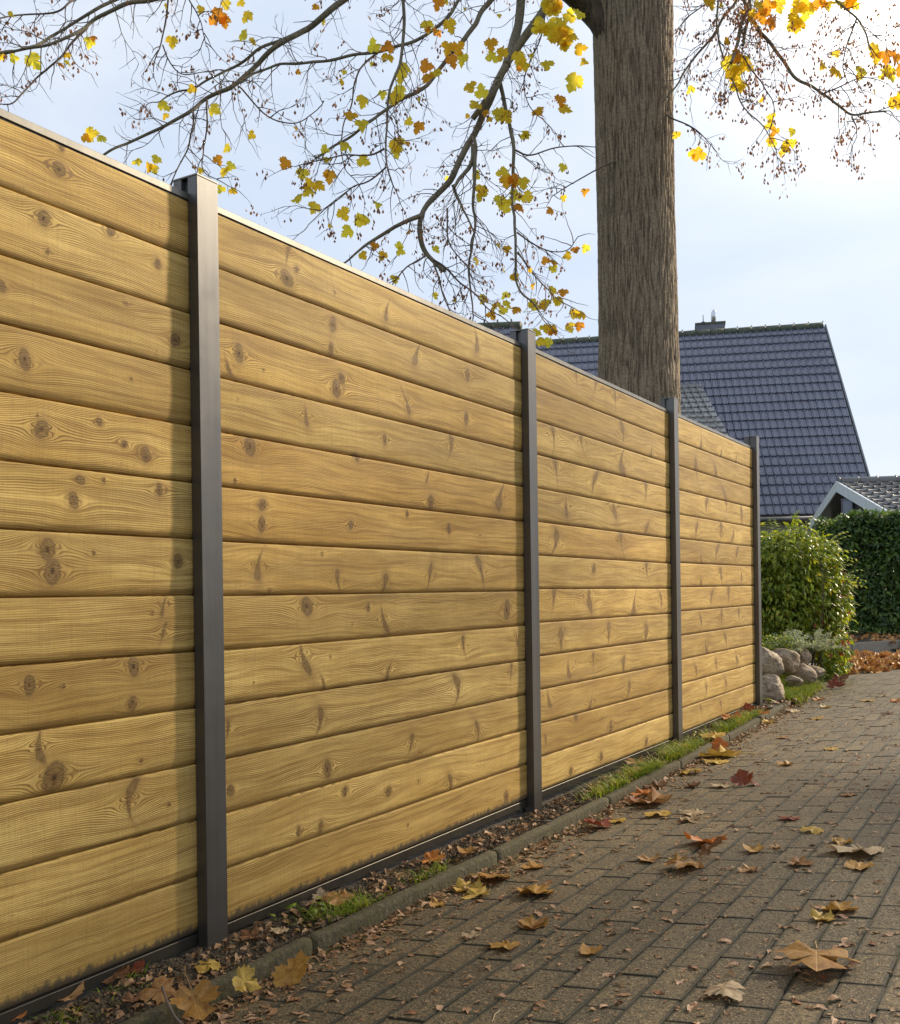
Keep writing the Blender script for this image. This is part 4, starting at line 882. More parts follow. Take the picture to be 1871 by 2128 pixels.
# laurel hedge
LAUR = foliage_mat('laurel_leaf', [(.35, (.028, .062, .014)), (.50, (.06, .12, .02)), (.70, (.16, .24, .035))], .32, .42, .6, 9.)
hA, hB = atd(1700, 1200, 14.9), atd(2120, 1200, 13.9); hA.z = hB.z = 0
hedge = empty('hedge', (hA+hB)/2); tag(hedge, 'tall dark glossy laurel hedge behind the kerb at the far right', 'hedge')
m = MB(); hd = hB-hA; hn = Vector((-hd.y, hd.x, 0)).normalized(); hn = hn if hn.y > 0 else -hn
for _ in range(21000):
    t = RB.random(); top = RB.random() < .30; z = RB.uniform(.16, 1.80)
    dep = RB.random()**1.3*.6
    if top: z = 1.84-RB.random()**1.5*.16; dep = RB.uniform(0, .9)
    pp = hA+hd*t; zt = 1.0+.05*noise.noise(Vector((pp.x*2.2, pp.y*2.2, 0)))*1.5
    blg = .14*noise.noise(Vector((pp.x*1.8, z*1.8, 1)))+.06*noise.noise(Vector((pp.x*6, z*6, 3)))
    p = pp+hn*(dep-blg)+Vector((0, 0, z*zt*(.97 if t < .12 else 1)))
    dd = Vector((RB.gauss(0, .55), RB.gauss(0, .55), RB.gauss(-.35, .5)))-hn*.5
    if top: dd = Vector((RB.gauss(0, .6), RB.gauss(0, .6), abs(RB.gauss(.5, .4))))-hn*.2
    s = RB.uniform(.65, 1.2); add_leaf(m, p, dd, Vector((RB.gauss(0, .3), RB.gauss(0, .3), 1))-hn, .125*s, .048*s, RB.uniform(.05, .4))
m.build('foliage', LAUR, hedge, kind='stuff')
for i in range(9):
    p = hA+hd*((i+.5)/9)+hn*.3; m = MB(); 
    for k in range(4): m.tube([p+Vector((RB.uniform(-.04, .04), 0, -.02)), p+Vector((RB.uniform(-.15, .15), RB.uniform(-.1, .1), .8)), p+Vector((RB.uniform(-.3, .3), RB.uniform(-.15, .15), 1.6))], [.028, .018, .008], 6)
    m.build('stem', TWIG, hedge, True)
# kerb in front of the hedge
fk = empty('far_kerb', (0, 14, 0), kind='structure'); k0, k1 = atZ(1735, 1364, -.035), atZ(1871, 1353, -.035); kd = (k1-k0).normalized(); kn2 = Vector((-kd.y, kd.x, 0)); kn2 = kn2 if kn2.y > 0 else -kn2
k0 = k0-kd*1.5
for i in range(6):
    a = k0+kd*(i*1.0+.006-.15); b = k0+kd*(i*1.0+.994-.15); m = MB(); m.prism([Vector((a.x, a.y, -.15)), Vector((b.x, b.y, -.15)), Vector((b.x, b.y, -.15))+kn2*.08, Vector((a.x, a.y, -.15))+kn2*.08], Vector((0, 0, .26)))
    link('kerb_stone', bevel_mesh(m.mesh('kerb_stone', FARKERB), .008, 2), fk)
m = MB(); q0, q1 = k0+kn2*.07, k0+kd*12+kn2*.07
m.add([Vector((q0.x, q0.y, .085)), Vector((q1.x, q1.y, .085)), Vector((q1.x, q1.y, .14))+kn2*3, Vector((q0.x, q0.y, .14))+kn2*3], [(0, 1, 2, 3)]); m.build('planting_bed', SOIL, None, kind='structure')

# silver plants
SILV = foliage_mat('silver_leaf', [(.3, (.26, .31, .20)), (.7, (.52, .56, .42))], .3, .6, .3, 30.)
def silver(x, y, d, h, n, label, lean=0):
    e = empty('silver_shrub', atd(x, y, d)); tag(e, label, 'plant', 'silver leaved plants above the boulders'); m = MB(); st = MB()
    for _ in range(n):
        q = Vector(e.location)+Vector((RB.gauss(0, .03), RB.gauss(0, .03), 0)); dr = Vector((RB.gauss(0, .7)+lean, RB.gauss(0, .6), 1)).normalized(); pts = [q.copy()]
        for k in range(12):
            dr = (dr+Vector((RB.gauss(0, .08), RB.gauss(0, .08), -.07))).normalized(); q = q+dr*h/11*RB.uniform(.8, 1.1); pts.append(q.copy())
            for s in range(3): add_leaf(m, q, Vector((RB.gauss(0, 1), RB.gauss(0, 1), RB.gauss(.3, .6))), Vector((0, 0, 1)), RB.uniform(.022, .042), .009, .3)
        st.tube(pts, .002, 3)
    m.build('foliage', SILV, e, kind='stuff'); st.build('stems', SILV, e)
silver(1646, 1354, 8.95, .19, 60, 'bushy silver grey plant growing above the brown boulders')
silver(1704, 1352, 9.1, .19, 22, 'sparser silver grey plant against the foot of the green bush', .2)
# low ground plants behind the boulders
gm = MB()
for _ in range(900):
    p = atd(RB.uniform(1586, 1650), RB.uniform(1322, 1362), RB.uniform(8.7, 9.3)); add_leaf(gm, p, Vector((RB.gauss(0, 1), RB.gauss(0, 1), RB.gauss(.4, .6))), Vector((0, 0, 1)), .03, .016, .2)
o = gm.build('ground_cover', BUSH, None, kind='stuff')

# grass
GR = foliage_mat('grass_blade', [(.34, (.08, .14, .014)), (.50, (.17, .24, .022)), (.62, (.28, .31, .04)), (.72, (.42, .35, .12))], .4, .5, .3, 14.)
def bed_z(x, y): return soil_z(x, y) if x < kx(y)-.05 else (.0 if y < 8 else gz(x))
def grass_at(m, x, y, n, sp, h, z=None):
    for _ in range(n):
        px_, py_ = x+RB.gauss(0, sp), y+RB.gauss(0, sp*1.8)
        if px_ > kx(py_)-.035 and py_ < 8: px_ = kx(py_)-.05-abs(RB.gauss(0, .02))
        if px_ < -.02 and py_ < 7.6: px_ = RB.uniform(-.01, .04)
        a = RB.uniform(0, 6.28); hd_ = Vector((math.cos(a), math.sin(a), 0)); hh = h*RB.uniform(.5, 1.3); q = Vector((px_, py_, bed_z(px_, py_)-.004)); w0 = .0027; s = hd_.cross(Vector((0, 0, 1)))*w0; pts = []
        for k in range(5): t = k/4; pts.append((q+hd_*hh*(.15*t+.75*t*t)+Vector((0, 0, hh*(t*1.0-.55*t*t))), s*(1-t*.85)))
        n0 = len(m.v)
        for c, s_ in pts: m.v.append(tuple(c-s_)); m.v.append(tuple(c+s_))
        for k in range(4): m.f.append((n0+2*k, n0+2*k+1, n0+2*k+3, n0+2*k+2))
g = MB()
for (a, b, n, sp, h) in [(590,455,900,.03,.07),(650,430,700,.03,.07),(480,510,500,.03,.065),(420,535,250,.03,.06),(740,375,1000,.04,.075),(790,345,800,.04,.075),(840,310,300,.03,.06),(1000,245,900,.05,.07),(1080,215,900,.05,.07),(1130,190,600,.05,.07),(350,560,90,.03,.06),(930,270,250,.04,.05)]:
    p = atZ(1071+a/2.246, 1400+(b+14)/2.246, 0); grass_at(g, p.x, p.y, int(n*.34), sp*.9, h*1.5)
for (a, b, n, sp, h) in [(850,640,70,.03,.075),(640,680,45,.03,.07),(1120,500,60,.035,.07),(740,640,30,.03,.06),(560,700,25,.02,.07)]:
    p = atZ(400+a/2.246, 1600+b/2.246, 0); grass_at(g, p.x, p.y, n, sp, h)
for _ in range(130):
    y = RB.uniform(8.05, 9.35); x = kx(y)+.01-abs(RB.gauss(0, .17)); 
    n0 = len(g.v); grass_at(g, x, y, 34, .035, .155)
for (x, y, n) in [(20, 2090, 40), (250, 2060, 30)]:
    p = atZ(x, y, 0); grass_at(g, p.x, p.y, n, .02, .04)
g.build('grass', GR, None, kind='stuff')
# little weeds
def weed(x, y, n, sc, label):
    p = atZ(x, y, 0.0); p.z = bed_z(p.x, p.y); e = empty('weed', p); tag(e, label, 'weed', 'weeds at the foot of the fence'); m = MB(); st = MB()
    for k in range(n):
        a = RB.uniform(0, 6.28); d = Vector((math.cos(a), math.sin(a), RB.uniform(.6, 1.6))).normalized(); q = p+d*RB.uniform(.03, .07)*sc; st.tube([p, p+d*.02*sc, q], .0012, 3)
        dl = Vector((d.x, d.y, -.1)); add_leaf(m, q, dl, Vector((0, 0, 1)), .03*sc, .018*sc, .3)
    m.build('leaves', GR, e); st.build('stems', GR, e)
weed(635, 1905, 7, 1.2, 'leafy green weed sprouting against the second panel near the first post')
weed(545, 1915, 5, .8, 'tiny seedling on bare soil just right of the first post')
weed(1438, 1538, 8, 1.3, 'small broad leaved weed beside the foot of the third post')
weed(1598, 1462, 6, 1.1, 'small bright green sprout in front of the lowest grey boulder')

# soil crumbs
def crumbs(n, x0f, x1f, y0, y1, smin, smax, name, mat, bias=1.0):
    m = MB(); 
    for _ in range(n):
        y = y0+(y1-y0)*RB.random()**bias; x = RB.uniform(x0f(y), x1f(y)); s = RB.uniform(smin, smax)*(1 if RB.random() < .85 else 2.2); z = bed_z(x, y)+s*.2
        vs = [Vector(v)*s*RB.uniform(.6, 1.2) for v in ((1, 0, 0), (-1, 0, 0), (0, 1, 0), (0, -1, 0), (0, 0, .8), (0, 0, -.8))]; q = Matrix.Rotation(RB.uniform(0, 3), 3, 'Z') @ Matrix.Rotation(RB.uniform(0, 3), 3, 'X')
        m.add([Vector((x, y, z))+q @ v for v in vs], [(0,2,4),(2,1,4),(1,3,4),(3,0,4),(2,0,5),(1,2,5),(3,1,5),(0,3,5)])
    m.build(name, mat, None, kind='stuff')
crumbs(16000, lambda y: -.03, lambda y: kx(y)-.045, 1.2, 7.6, .0018, .0058, 'soil_crumbs', CLOD, 1.6)

# ------------------------------------------------------------------ fallen leaves
GV = []
specs = [(.9, .2, .35), (-.5, .4, .3), (.5, -.5, .4), (1.3, -.2, .5), (-.8, -.1, .25), (.2, .9, .45), (1.0, .8, .3), (-.3, -.7, .5)]
for k, (c, fo, ri) in enumerate(specs):
    GV.append({nme: None for nme in GROUNDLEAF}); 
def get_leaf(k, colr):
    if GV[k][colr] is None: GV[k][colr] = maple_mesh('fallen_leaf', GROUNDLEAF[colr], 40+k, 1.0, *[specs[k][0]*.36, specs[k][1]*.28, specs[k][2]*.55], rings=4)
    return GV[k][colr]
RL = random.Random(21)
def gleaf(x, y, wpx, colr, label, k=None, ang=None, tilt=(0, 0), lift=0, stalk=True, soil=False, zs=1.0):
    p = atZ(x, y, .0) if soil else atG(x, y)
    if soil:
        p.z = bed_z(p.x, p.y); p = atZ(x, y, p.z+.006)
    d = (p-CAM).dot(FW); sz = wpx/1.0/F*d
    k = RL.randrange(8) if k is None else k; ang = RL.uniform(0, 6.28) if ang is None else ang
    o = link('fallen_leaf', get_leaf(k, colr)); tx, ty = tilt
    slope = Matrix.Identity(4) if soil else Matrix.Rotation(-math.atan(.08), 4, 'Y')
    o.matrix_world = Matrix.Translation(p+Vector((0, 0, .002+lift))) @ slope @ Matrix.Rotation(tx+RL.gauss(0, .05), 4, 'X') @ Matrix.Rotation(ty+RL.gauss(0, .05), 4, 'Y') @ Matrix.Rotation(ang, 4, 'Z') @ Matrix.Diagonal((sz, sz, sz*(.45+.35*zs), 1))
    tag(o, label, 'leaf', 'fallen maple leaves')
    if stalk and wpx > 70:
        m = MB(); zb = o.data['zb'] if 'zb' in o.data else .05
        m.tube([Vector((0, -.30, zb)), Vector((.02, -.45, zb+.07)), Vector((.05, -.75, .10)), Vector((.0, -1.0, .03))], [.013, .010, .009, .012], 5); st = link('stalk', m.mesh('stalk', GROUNDLEAF[colr])); st.parent = o
    return o
def C6(a, b): return (1071+a/2.246, 1400+b/2.246)
def C7(a, b): return (400+a/2.246, 1600+b/2.246)
def C8(a, b): return (a/2.567, 1500+b/2.567)
GL = [
 (C6(1410,1375),330/2.246,'ochre','largest ochre leaf at the lower right, its stalk pointing straight up the picture',1,3.35,(-.12,0),.012,1.3),
 (C6(1510,1105),160/2.246,'ochre','ochre leaf just above the largest one, stalk trailing to the right',0,4.4,(-.1,0),0,1.3),
 (C6(1440,1150),110/2.246,'yellow','small crumpled yellow leaf at the tip of the stalk of the largest leaf',3,1.0,(0,0),0,1),
 (C6(980,1500),180/2.246,'pale','pale yellow leaf at the bottom of the paving, left of the largest leaf',4,4.0,(0,0),0,1.2),
 (C6(800,915),165/2.246,'tan','ribbed tan leaf lying lowest in the cluster at the middle of the paving',7,1.6,(-.2,0),0,1.4),
 (C6(900,860),130/2.246,'brown','folded brown leaf tipped up against the orange one in the middle cluster',2,5.2,(.2,-.5),.02,1.5),
 (C6(890,795),165/2.246,'orange','bright orange spiky leaf at the top of the middle cluster',5,3.5,(-.15,0),0,1.4),
 (C6(760,873),80/2.246,'ochre','small ochre leaf at the left side of the middle cluster',3,.5,(0,0),0,1),
 (C6(625,872),115/2.246,'tan','curled tan leaf with raised stalk, left of the middle cluster',0,3.4,(0,0),0,1.4),
 (C6(1120,830),95/2.246,'ochre','narrow ochre leaf right of the orange leaf of the middle cluster',6,1.2,(0,0),0,1),
 (C6(1095,920),90/2.246,'tan','flat tan leaf right of the ribbed leaf of the middle cluster',3,2.2,(0,0),0,1),
 (C6(1325,893),110/2.246,'tan','ragged tan leaf between the middle cluster and the long pale leaf',5,4.6,(0,0),0,1.3),
 (C6(1620,840),225/2.246,'pale','long pale leaf rolled up at the right edge of the paving',2,1.65,(-.1,0),0,1.4),
 (C6(1605,908),125/2.246,'ochre','ochre leaf right below the long pale rolled leaf',0,5.6,(0,0),0,1),
 (C6(1525,790),95/2.246,'ochre','small ochre leaf right above the long pale rolled leaf',3,2.8,(0,0),0,1.3),
 (C6(1395,738),95/2.246,'yellow','flat pale yellow leaf on bare paving above the ragged tan leaf',7,2.0,(0,0),0,.6),
 (C6(1290,682),90/2.246,'red','single dark red leaf lying alone on the right half of the paving',2,1.5,(0,0),0,1.2),
 (C6(90,908),105/2.246,'ochre','ochre leaf beside the kerb where the soil ends below the second post',0,2.2,(0,0),0,1),
 (C6(90,1030),160/2.246,'ochre','ochre leaf with long stalk trailing right, centre of the paving',5,4.5,(-.1,0),0,1.2),
 (C6(70,1183),130/2.246,'tan','tan leaf with a thin stalk pointing down left, centre of the paving',3,5.6,(0,0),0,1),
 (C6(355,1308),110/2.246,'ochre','ochre leaf alone in the lower middle of the paving',6,.9,(0,0),0,1.1),
 (C6(385,722),135/2.246,'red','red orange curled leaf touching the kerb below the second post',0,1.2,(-.3,.2),.01,1.5),
 (C6(480,692),90/2.246,'yellow','thin yellow leaf tucked behind the red orange curled leaf',2,2.0,(0,0),0,.8),
 (C6(670,664),120/2.246,'yellow','flat light yellow leaf near the kerb, right of the red orange curled leaf',7,2.6,(0,0),0,.7),
 (C6(830,657),110/2.246,'pale','rolled pale leaf, upper one of two pale leaves near the kerb',2,1.3,(0,0),0,1),
 (C6(810,684),90/2.246,'pale','crumpled pale leaf, lower one of two pale leaves near the kerb',3,3.3,(0,0),0,1),
 (C6(640,608),190/2.246,'tan','wide curled tan leaf in the reddish cluster by the kerb',5,1.6,(-.1,0),0,1.3),
 (C6(570,606),80/2.246,'red','dark red leaf inside the reddish cluster by the kerb',0,3.0,(0,.2),.008,1.3),
 (C6(540,612),60/2.246,'pale','pale leaf at the left end of the reddish cluster by the kerb',3,3.0,(0,0),0,1.3),
 (C6(600,570),95/2.246,'orange','orange leaf lying on top in the reddish cluster by the kerb',5,2.3,(0,0),.004,1.3),
 (C6(665,532),100/2.246,'brown','dark brown crumpled leaf just above the reddish cluster by the kerb',5,2.0,(0,0),0,1.3),
 (C6(820,468),110/2.246,'yellow','yellow leaf beside the kerb below the third post',7,.6,(0,0),0,.9),
 (C6(960,390),190/2.246,'yellow','long wavy yellow leaf beside the kerb next to the third post',5,1.6,(-.1,0),0,1.1),
 (C6(950,358),85/2.246,'orange','round orange brown leaf leaning on the long wavy yellow leaf',1,.2,(.7,0),.02,1.2),
 (C6(945,417),110/2.246,'yellow','narrow yellow leaf just under the long wavy one',2,1.5,(0,0),0,.8),
 (C6(830,530),80/2.246,'brown','small boxy brown leaf on the paving between kerb and dark pointed leaf',6,1.5,(0,0),0,1.8),
 (C6(1060,520),100/2.246,'red','dark red leaf with one upright pointed lobe on the upper paving',0,.3,(.6,0),.02,1.6),
 (C6(965,530),85/2.246,'pale','pale leaf touching the left side of the dark pointed leaf',2,1.7,(0,0),0,1),
 (C6(1125,520),60/2.246,'red','small red leaf touching the right side of the dark pointed leaf',2,2.7,(0,.3),0,1),
 (C6(1270,427),70/2.246,'ochre','small ochre leaf alone on the upper paving',3,1.7,(0,0),0,1),
 (C6(1480,355),62/2.246,'yellow','small flat yellow leaf alone high on the paving at the right',2,1.6,(0,0),0,.7),
 (C6(1255,302),62/2.246,'tan','small bent tan leaf on the upper paving right of the third post',1,2,(0,0),0,1.3),
 (C6(1182,232),68/2.246,'yellow','yellow leaf at the kerb in front of the fourth panel',3,1,(0,.2),0,1),
 (C6(1415,212),56/2.246,'yellow','small yellow leaf on the far paving, left of centre',2,1.6,(0,0),0,.9),
 (C6(1455,159),46/2.246,'yellow','yellow leaf on the far paving close to the grassy edge',3,2,(0,0),0,.9),
 (C6(1300,178),62/2.246,'pale','pale leaf lying over the far end of the kerb',2,1.2,(0,.2),0,1.2),
 (C6(1422,124),46/2.246,'orange','orange leaf at the edge of the grass past the fence end',3,2,(0,0),0,1.4),
 (C6(1650,129),60/2.246,'yellow','flat yellow leaf near the far end of the paving',2,1.6,(0,0),0,.9),
 (C6(1780,132),50/2.246,'orange','orange leaf near the far end of the paving at the right edge',3,1,(0,0),0,1.2),
 (C6(1745,187),52/2.246,'brown','reddish brown leaf on the far paving near the right edge',2,1.6,(0,0),0,1),
 (C6(1725,105),46/2.246,'pale','pale leaf at the far end where the paving meets the road',2,1.6,(0,0),0,.8),
 (C6(1555,570),62/2.246,'tan','small tan leaf on the upper right paving between two yellow ones',2,1.6,(0,0),0,1),
 (C6(1220,815),50/2.246,'tan','little tan leaf near the orange spiky leaf',3,1.6,(0,0),0,1),
 (C7(1400,525),185/2.246,'ochre','broad ochre leaf curled over beside the kerb joint',1,1.7,(-.25,0),.006,1.4),
 (C7(1290,563),140/2.246,'yellow','yellow leaf under the broad ochre leaf beside the kerb',3,1.1,(0,0),0,1),
 (C7(1335,588),130/2.246,'yellow','crumpled yellow leaf nearest the camera of the group beside the kerb joint',5,2.6,(0,0),0,1),
 (C7(1600,580),160/2.246,'ochre','ochre leaf with a long dark stalk right of the kerb group',0,4.6,(-.1,0),0,1.2),
 (C7(1585,735),130/2.246,'ochre','pale ochre leaf half folded below the leaf with the dark stalk',6,5.4,(0,0),0,1),
 (C7(1465,830),140/2.246,'ochre','narrow ochre leaf in the lower middle near two leaf scraps',2,1.8,(0,0),0,1.2),
 (C7(1305,783),80/2.246,'pale','crumpled pale pinkish leaf on the paving left of the narrow ochre leaf',5,.4,(0,0),0,1.4),
 (C7(470,1005),185/2.246,'ochre','fan shaped ochre leaf standing on its edge at the foot of the kerb',0,.1,(.55,0),.025,.8),
 (C7(1150,632),80/2.246,'ochre','torn ochre leaf close to the kerb between the two kerb joints',3,2.5,(0,.2),0,1),
]
for (x, y), wpx, colr, label, k, ang, tilt, lift, zs in GL: gleaf(x, y, wpx, colr, label, k, ang, tilt, lift, True, False, zs)
GLS = [
 (C6(560,418),85/2.246,'tan','crumpled tan leaf on the soil against the third panel',5,1,(.2,0)),
 (C6(930,292),110/2.246,'yellow','yellow leaf on the soil right of the third post',2,1.6,(.1,0)),
 (C6(1010,207),90/2.246,'orange','orange leaf on the soil under the fourth panel',5,1,(.2,0)),
 (C6(1085,170),62/2.246,'red','dark red pointed leaf leaning on the fourth panel',0,.3,(.9,0)),
 (C6(1165,182),55/2.246,'orange','orange leaf at the foot of the last post',3,1,(0,0)),
 (C6(1165,155),30/2.246,'red','tiny deep red leaf at the foot of the last post',3,1,(0,0)),
 (C7(1120,425),110/2.246,'orange','orange leaf tangled in grass on the soil before the second post',0,5,(.3,0)),
 (C7(1280,388),80/2.246,'ochre','ochre leaf on soil close to the second post',6,1.4,(.1,0)),
 (C7(680,615),150/2.246,'tan','tan rolled leaf in the grass tuft under the second panel',2,1.6,(.2,0)),
 (C7(600,600),70/2.246,'pale','pale curled leaf left of the rolled one under the second panel',6,.5,(.4,0)),
 (C7(410,760),80/2.246,'pale','narrow pinkish leaf on bare soil right of the first post',2,1.6,(0,0)),
 (C7(270,785),90/2.246,'brown','brown leaf crumpled on the soil next to the first post',5,1.4,(.2,0)),
 (C7(70,930),115/2.246,'yellow','yellow leaf on the kerb edge directly below the first post',7,3.4,(0,0)),
 (C8(620,1375),150/2.567,'brown','rusty brown leaf rolled against the bottom of the first panel',2,1.2,(.3,0)),
 (C8(740,1330),80/2.567,'red','dark red leaf against the foot of the first panel',0,1.2,(.6,0)),
 (C8(370,1485),150/2.567,'tan','tan leaf on soil in the lower left corner',5,1.2,(.2,0)),
 (C8(90,1590),100/2.567,'orange','rusty leaf in the extreme lower left corner',2,1.2,(.2,0)),
 (C8(700,1500),90/2.567,'brown','small brown leaf on the soil left of the big foreground leaves',3,1.2,(.1,0)),
 (C8(860,1465),185/2.567,'tan','brown tan leaf with a dark twig lying across it in the foreground',1,2.4,(.35,.1)),
 (C8(1040,1515),240/2.567,'ochre','big glowing ochre leaf leaning over the kerb in the foreground',0,4.1,(.35,.45)),
 (C8(1300,1400),150/2.567,'yellow','bright yellow leaf standing upright against the kerb in the foreground',3,5.0,(.3,.9)),
]
for (x, y), wpx, colr, label, k, ang, tilt in GLS:
    o = gleaf(x, y+5, wpx, colr, label, k, ang, tilt, .008+.2*abs(tilt[0])*wpx/F*2, wpx > 60, True, 1.2)
for (x, y, w_, c, lb) in [(1712,1406,26,'red','vivid red leaf at the foot of the green bush'),(1745,1418,30,'brown','rusty leaf under the right side of the green bush'),(1734,1432,34,'red','dark red leaf on the paving edge before the bush'),(1610,1338,20,'orange','orange leaf caught behind the topmost boulder')]:
    gleaf(x, y, w_, c, lb, None, None, (.5, 0), .03, False)

# twig across the foreground leaf
m = MB(); tp = [C8(865,1415), C8(885,1480), C8(915,1545), C8(950,1600), C8(1000,1640)]; zz = [.055, .06, .045, .03, .0]
m.tube(smooth_pts([atZ(x, y, z) for (x, y), z in zip(tp, zz)], 2), [.0032+.0008*math.sin(i) for i in range(100)], 6, True); o = m.build('fallen_twig', TWIG, None, True); tag(o, 'dark bent twig lying across the brown foreground leaf', 'twig')
m = MB(); m.tube([atG(*C7(1400,1178)), atG(*C7(1412,1150))+Vector((0, 0, .004)), atG(*C7(1438,1120))], .0012, 4); o = m.build('fallen_twig', GROUNDLEAF['pale'], None, True); tag(o, 'thin pale leaf stalk at the bottom edge of the paving', 'twig')
m = MB(); m.tube([atZ(*C6(90,690), .01), atZ(*C6(170,688), .012)], .004, 5, True); o = m.build('fallen_twig', TWIG, None, True); tag(o, 'short dark stick on the soil beside the second post', 'twig')

def short(lb):
    stop = {'of','the','a','an','in','on','at','by','to','its','with','beside','just','and','right','left','near','high','below','above','from','against','under','over','its','lying','straight','lower','upper','both','two'}
    w_ = lb.replace(',', '').split()[:8]
    while w_ and w_[-1] in stop: w_.pop()
    return ' '.join(w_)
LREF = [(x, y, short(lb)) for (x, y), _w, _c, lb, *_r in GL+GLS if len(lb.split()) > 4]
# scraps: torn bits and seed wings
def scrap_mesh(k, mat):
    r = random.Random(100+k); m = MB(); n = 5; L_ = 1.0; vs = []; uv = []
    wd = [.06, .22, .34, .30, .20, .05] if k % 2 else [.10, .12, .30, .44, .36, .12]
    for i in range(6):
        t = i/5; w_ = wd[i]*r.uniform(.7, 1.2); cx = .12*math.sin(t*3+k); cz = .22*math.sin(t*3.1)*r.uniform(.3, 1.2)*(1 if k % 3 else -.3)
        for s_ in (-1, 0, 1): vs.append((cx+s_*w_, (t-.5), max(cz, 0)+(.10 if s_ else 0)*r.uniform(-.2, 1.6))); uv.append((s_*w_*.5+.1, t*.6+.2))
    m.v = vs; m.uv = uv
    for i in range(5):
        for s_ in range(2): a = i*3+s_; m.f.append((a, a+1, a+4, a+3))
    return m.mesh('leaf_scrap', mat, True)
SM = [scrap_mesh(k, SCRAP) for k in range(8)]; LM = [scrap_mesh(k, LITTER) for k in range(8)]
sc = []
while len(sc) < 3600:
    y = 1.55+7.6*RL.random()**1.5; x = kx(y)+.02+(RL.uniform(0, 2.2) if RL.random() < .7 else abs(RL.gauss(0, .10)))
    if x > 3.3: continue
    v = Vector((x, y, gz(x)))-CAM; d = v.dot(FW); u = F*v.dot(RT)/d
    if u > 960 or u < -960: continue
    s = RL.uniform(.010, .029) if RL.random() < .5 else RL.uniform(.006, .014)
    sc.append((s/d, x, y, s, d))
sc.sort(key=lambda t: -t[0]); lit = MB(); lit.uv = []
for i, (q, x, y, s, d) in enumerate(sc):
    a = RL.uniform(0, 6.28); M = Matrix.Translation((x, y, gz(x)+.001)) @ Matrix.Rotation(-math.atan(.08), 4, 'Y') @ Matrix.Rotation(RL.gauss(0, .12), 4, 'X') @ Matrix.Rotation(a, 4, 'Z') @ Matrix.Diagonal((s*RL.uniform(.7, 1.1), s*1.35, s*RL.uniform(.5, 1.5), 1))
    if i < 270:
        o = link('leaf_scrap', RL.choice(SM)); o.matrix_world = M; v = M.translation-CAM; dd_ = v.dot(FW); px_, py_ = 935.5+F*v.dot(RT)/dd_, 1200-F*v.z/dd_
        bx, by, bl = min(LREF, key=lambda t: (t[0]-px_)**2+((t[1]-py_)*1.6)**2); ddx, ddy = px_-bx, (py_-by)*1.6
        rel = ('right of' if ddx > 0 else 'left of') if abs(ddx) > abs(ddy) else ('below' if ddy > 0 else 'above')
        tag(o, ('bigger' if i < 60 else 'small')+' dry leaf scrap '+rel+' the '+bl, 'leaf scrap', 'leaf scraps scattered on the paving')
    else:
        me = RL.choice(LM); lit.add([M @ v.co for v in me.vertices], [tuple(p.vertices) for p in me.polygons]); lit.uv += [(v.co.x*.5, v.co.y*.5+.5) for v in me.vertices]
def litter_on(n, fx, y0, y1, zf, smin, smax, bias=1.3, far=False):
    for _ in range(n):
        y = y0+(y1-y0)*RL.random()**bias; x = fx(y); s = RL.uniform(smin, smax); me = RL.choice(LM)
        M = Matrix.Translation((x, y, zf(x, y)+s*.15)) @ Matrix.Rotation(RL.gauss(0, .35), 4, 'X') @ Matrix.Rotation(RL.gauss(0, .35), 4, 'Y') @ Matrix.Rotation(RL.uniform(0, 6.28), 4, 'Z') @ Matrix.Diagonal((s, s*1.4, s*RL.uniform(.6, 2), 1))
        lit.add([M @ v.co for v in me.vertices], [tuple(p.vertices) for p in me.polygons]); lit.uv += [(v.co.x*.5, v.co.y*.5+.5) for v in me.vertices]
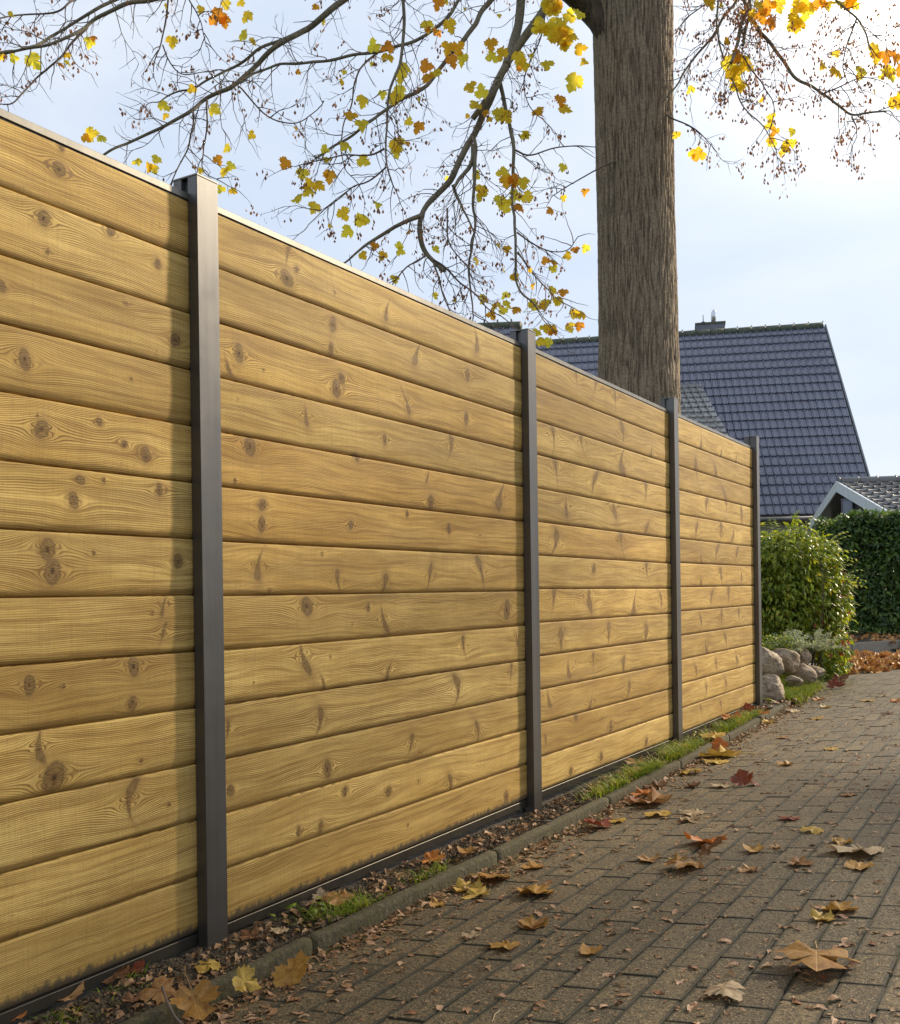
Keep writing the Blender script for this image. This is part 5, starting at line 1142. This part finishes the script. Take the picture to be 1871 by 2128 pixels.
litter_on(1300, lambda y: RL.uniform(-.02, kx(y)-.05), 1.25, 7.6, bed_z, .008, .028)
litter_on(1000, lambda y: kx(y)+.008+abs(RL.gauss(0, .036)), 1.4, 8.2, lambda x, y: gz(x)+.002, .007, .024)
litter_on(300, lambda y: kx(y)+RL.uniform(-.25, .06), 7.7, 9.5, bed_z, .015, .04, 1)
o = lit.build('leaf_litter', LITTER, None, True, kind='stuff')
# heap of leaves by the far kerb
hp = MB(); hp.uv = []
PILE = leaf_mat('pile_leaves', [(.3, (.20, .07, .02)), (.45, (.46, .20, .05)), (.58, (.60, .36, .12)), (.75, (.24, .08, .025))], .2, world_var=9.)
PL = [maple_mesh('pile_leaf', PILE, 70+k, 1.0, RL.uniform(-.6, .9), RL.uniform(-.4, .4), .4, 1) for k in range(4)]
for _ in range(620):
    x_ = RL.uniform(1725, 1990); y_ = RL.gauss(1384, 6); p = atZ(x_, min(max(y_, 1370), 1400), -.03); me = RL.choice(PL); s = RL.uniform(.07, .15)
    M = Matrix.Translation(p+Vector((0, 0, RL.uniform(0, .085)*math.exp(-((y_-1380)/11)**2)))) @ Matrix.Rotation(RL.gauss(0, .6), 4, 'X') @ Matrix.Rotation(RL.gauss(0, .5), 4, 'Y') @ Matrix.Rotation(RL.uniform(0, 6.28), 4, 'Z') @ Matrix.Diagonal((s, s, s, 1))
    hp.add([M @ v.co for v in me.vertices], [tuple(p_.vertices) for p_ in me.polygons]); hp.uv += [(v.co.x, v.co.y+.3) for v in me.vertices]
for _ in range(90):
    p = atZ(RL.uniform(1735, 1990), RL.uniform(1318, 1334), .1); me = RL.choice(PL); s = RL.uniform(.06, .12)
    M = Matrix.Translation(p) @ Matrix.Rotation(RL.gauss(0, .4), 4, 'X') @ Matrix.Rotation(RL.uniform(0, 6.28), 4, 'Z') @ Matrix.Diagonal((s, s, s, 1)); hp.add([M @ v.co for v in me.vertices], [tuple(p_.vertices) for p_ in me.polygons]); hp.uv += [(v.co.x, v.co.y+.3) for v in me.vertices]
hp.build('leaf_pile', PILE, None, True, kind='stuff')
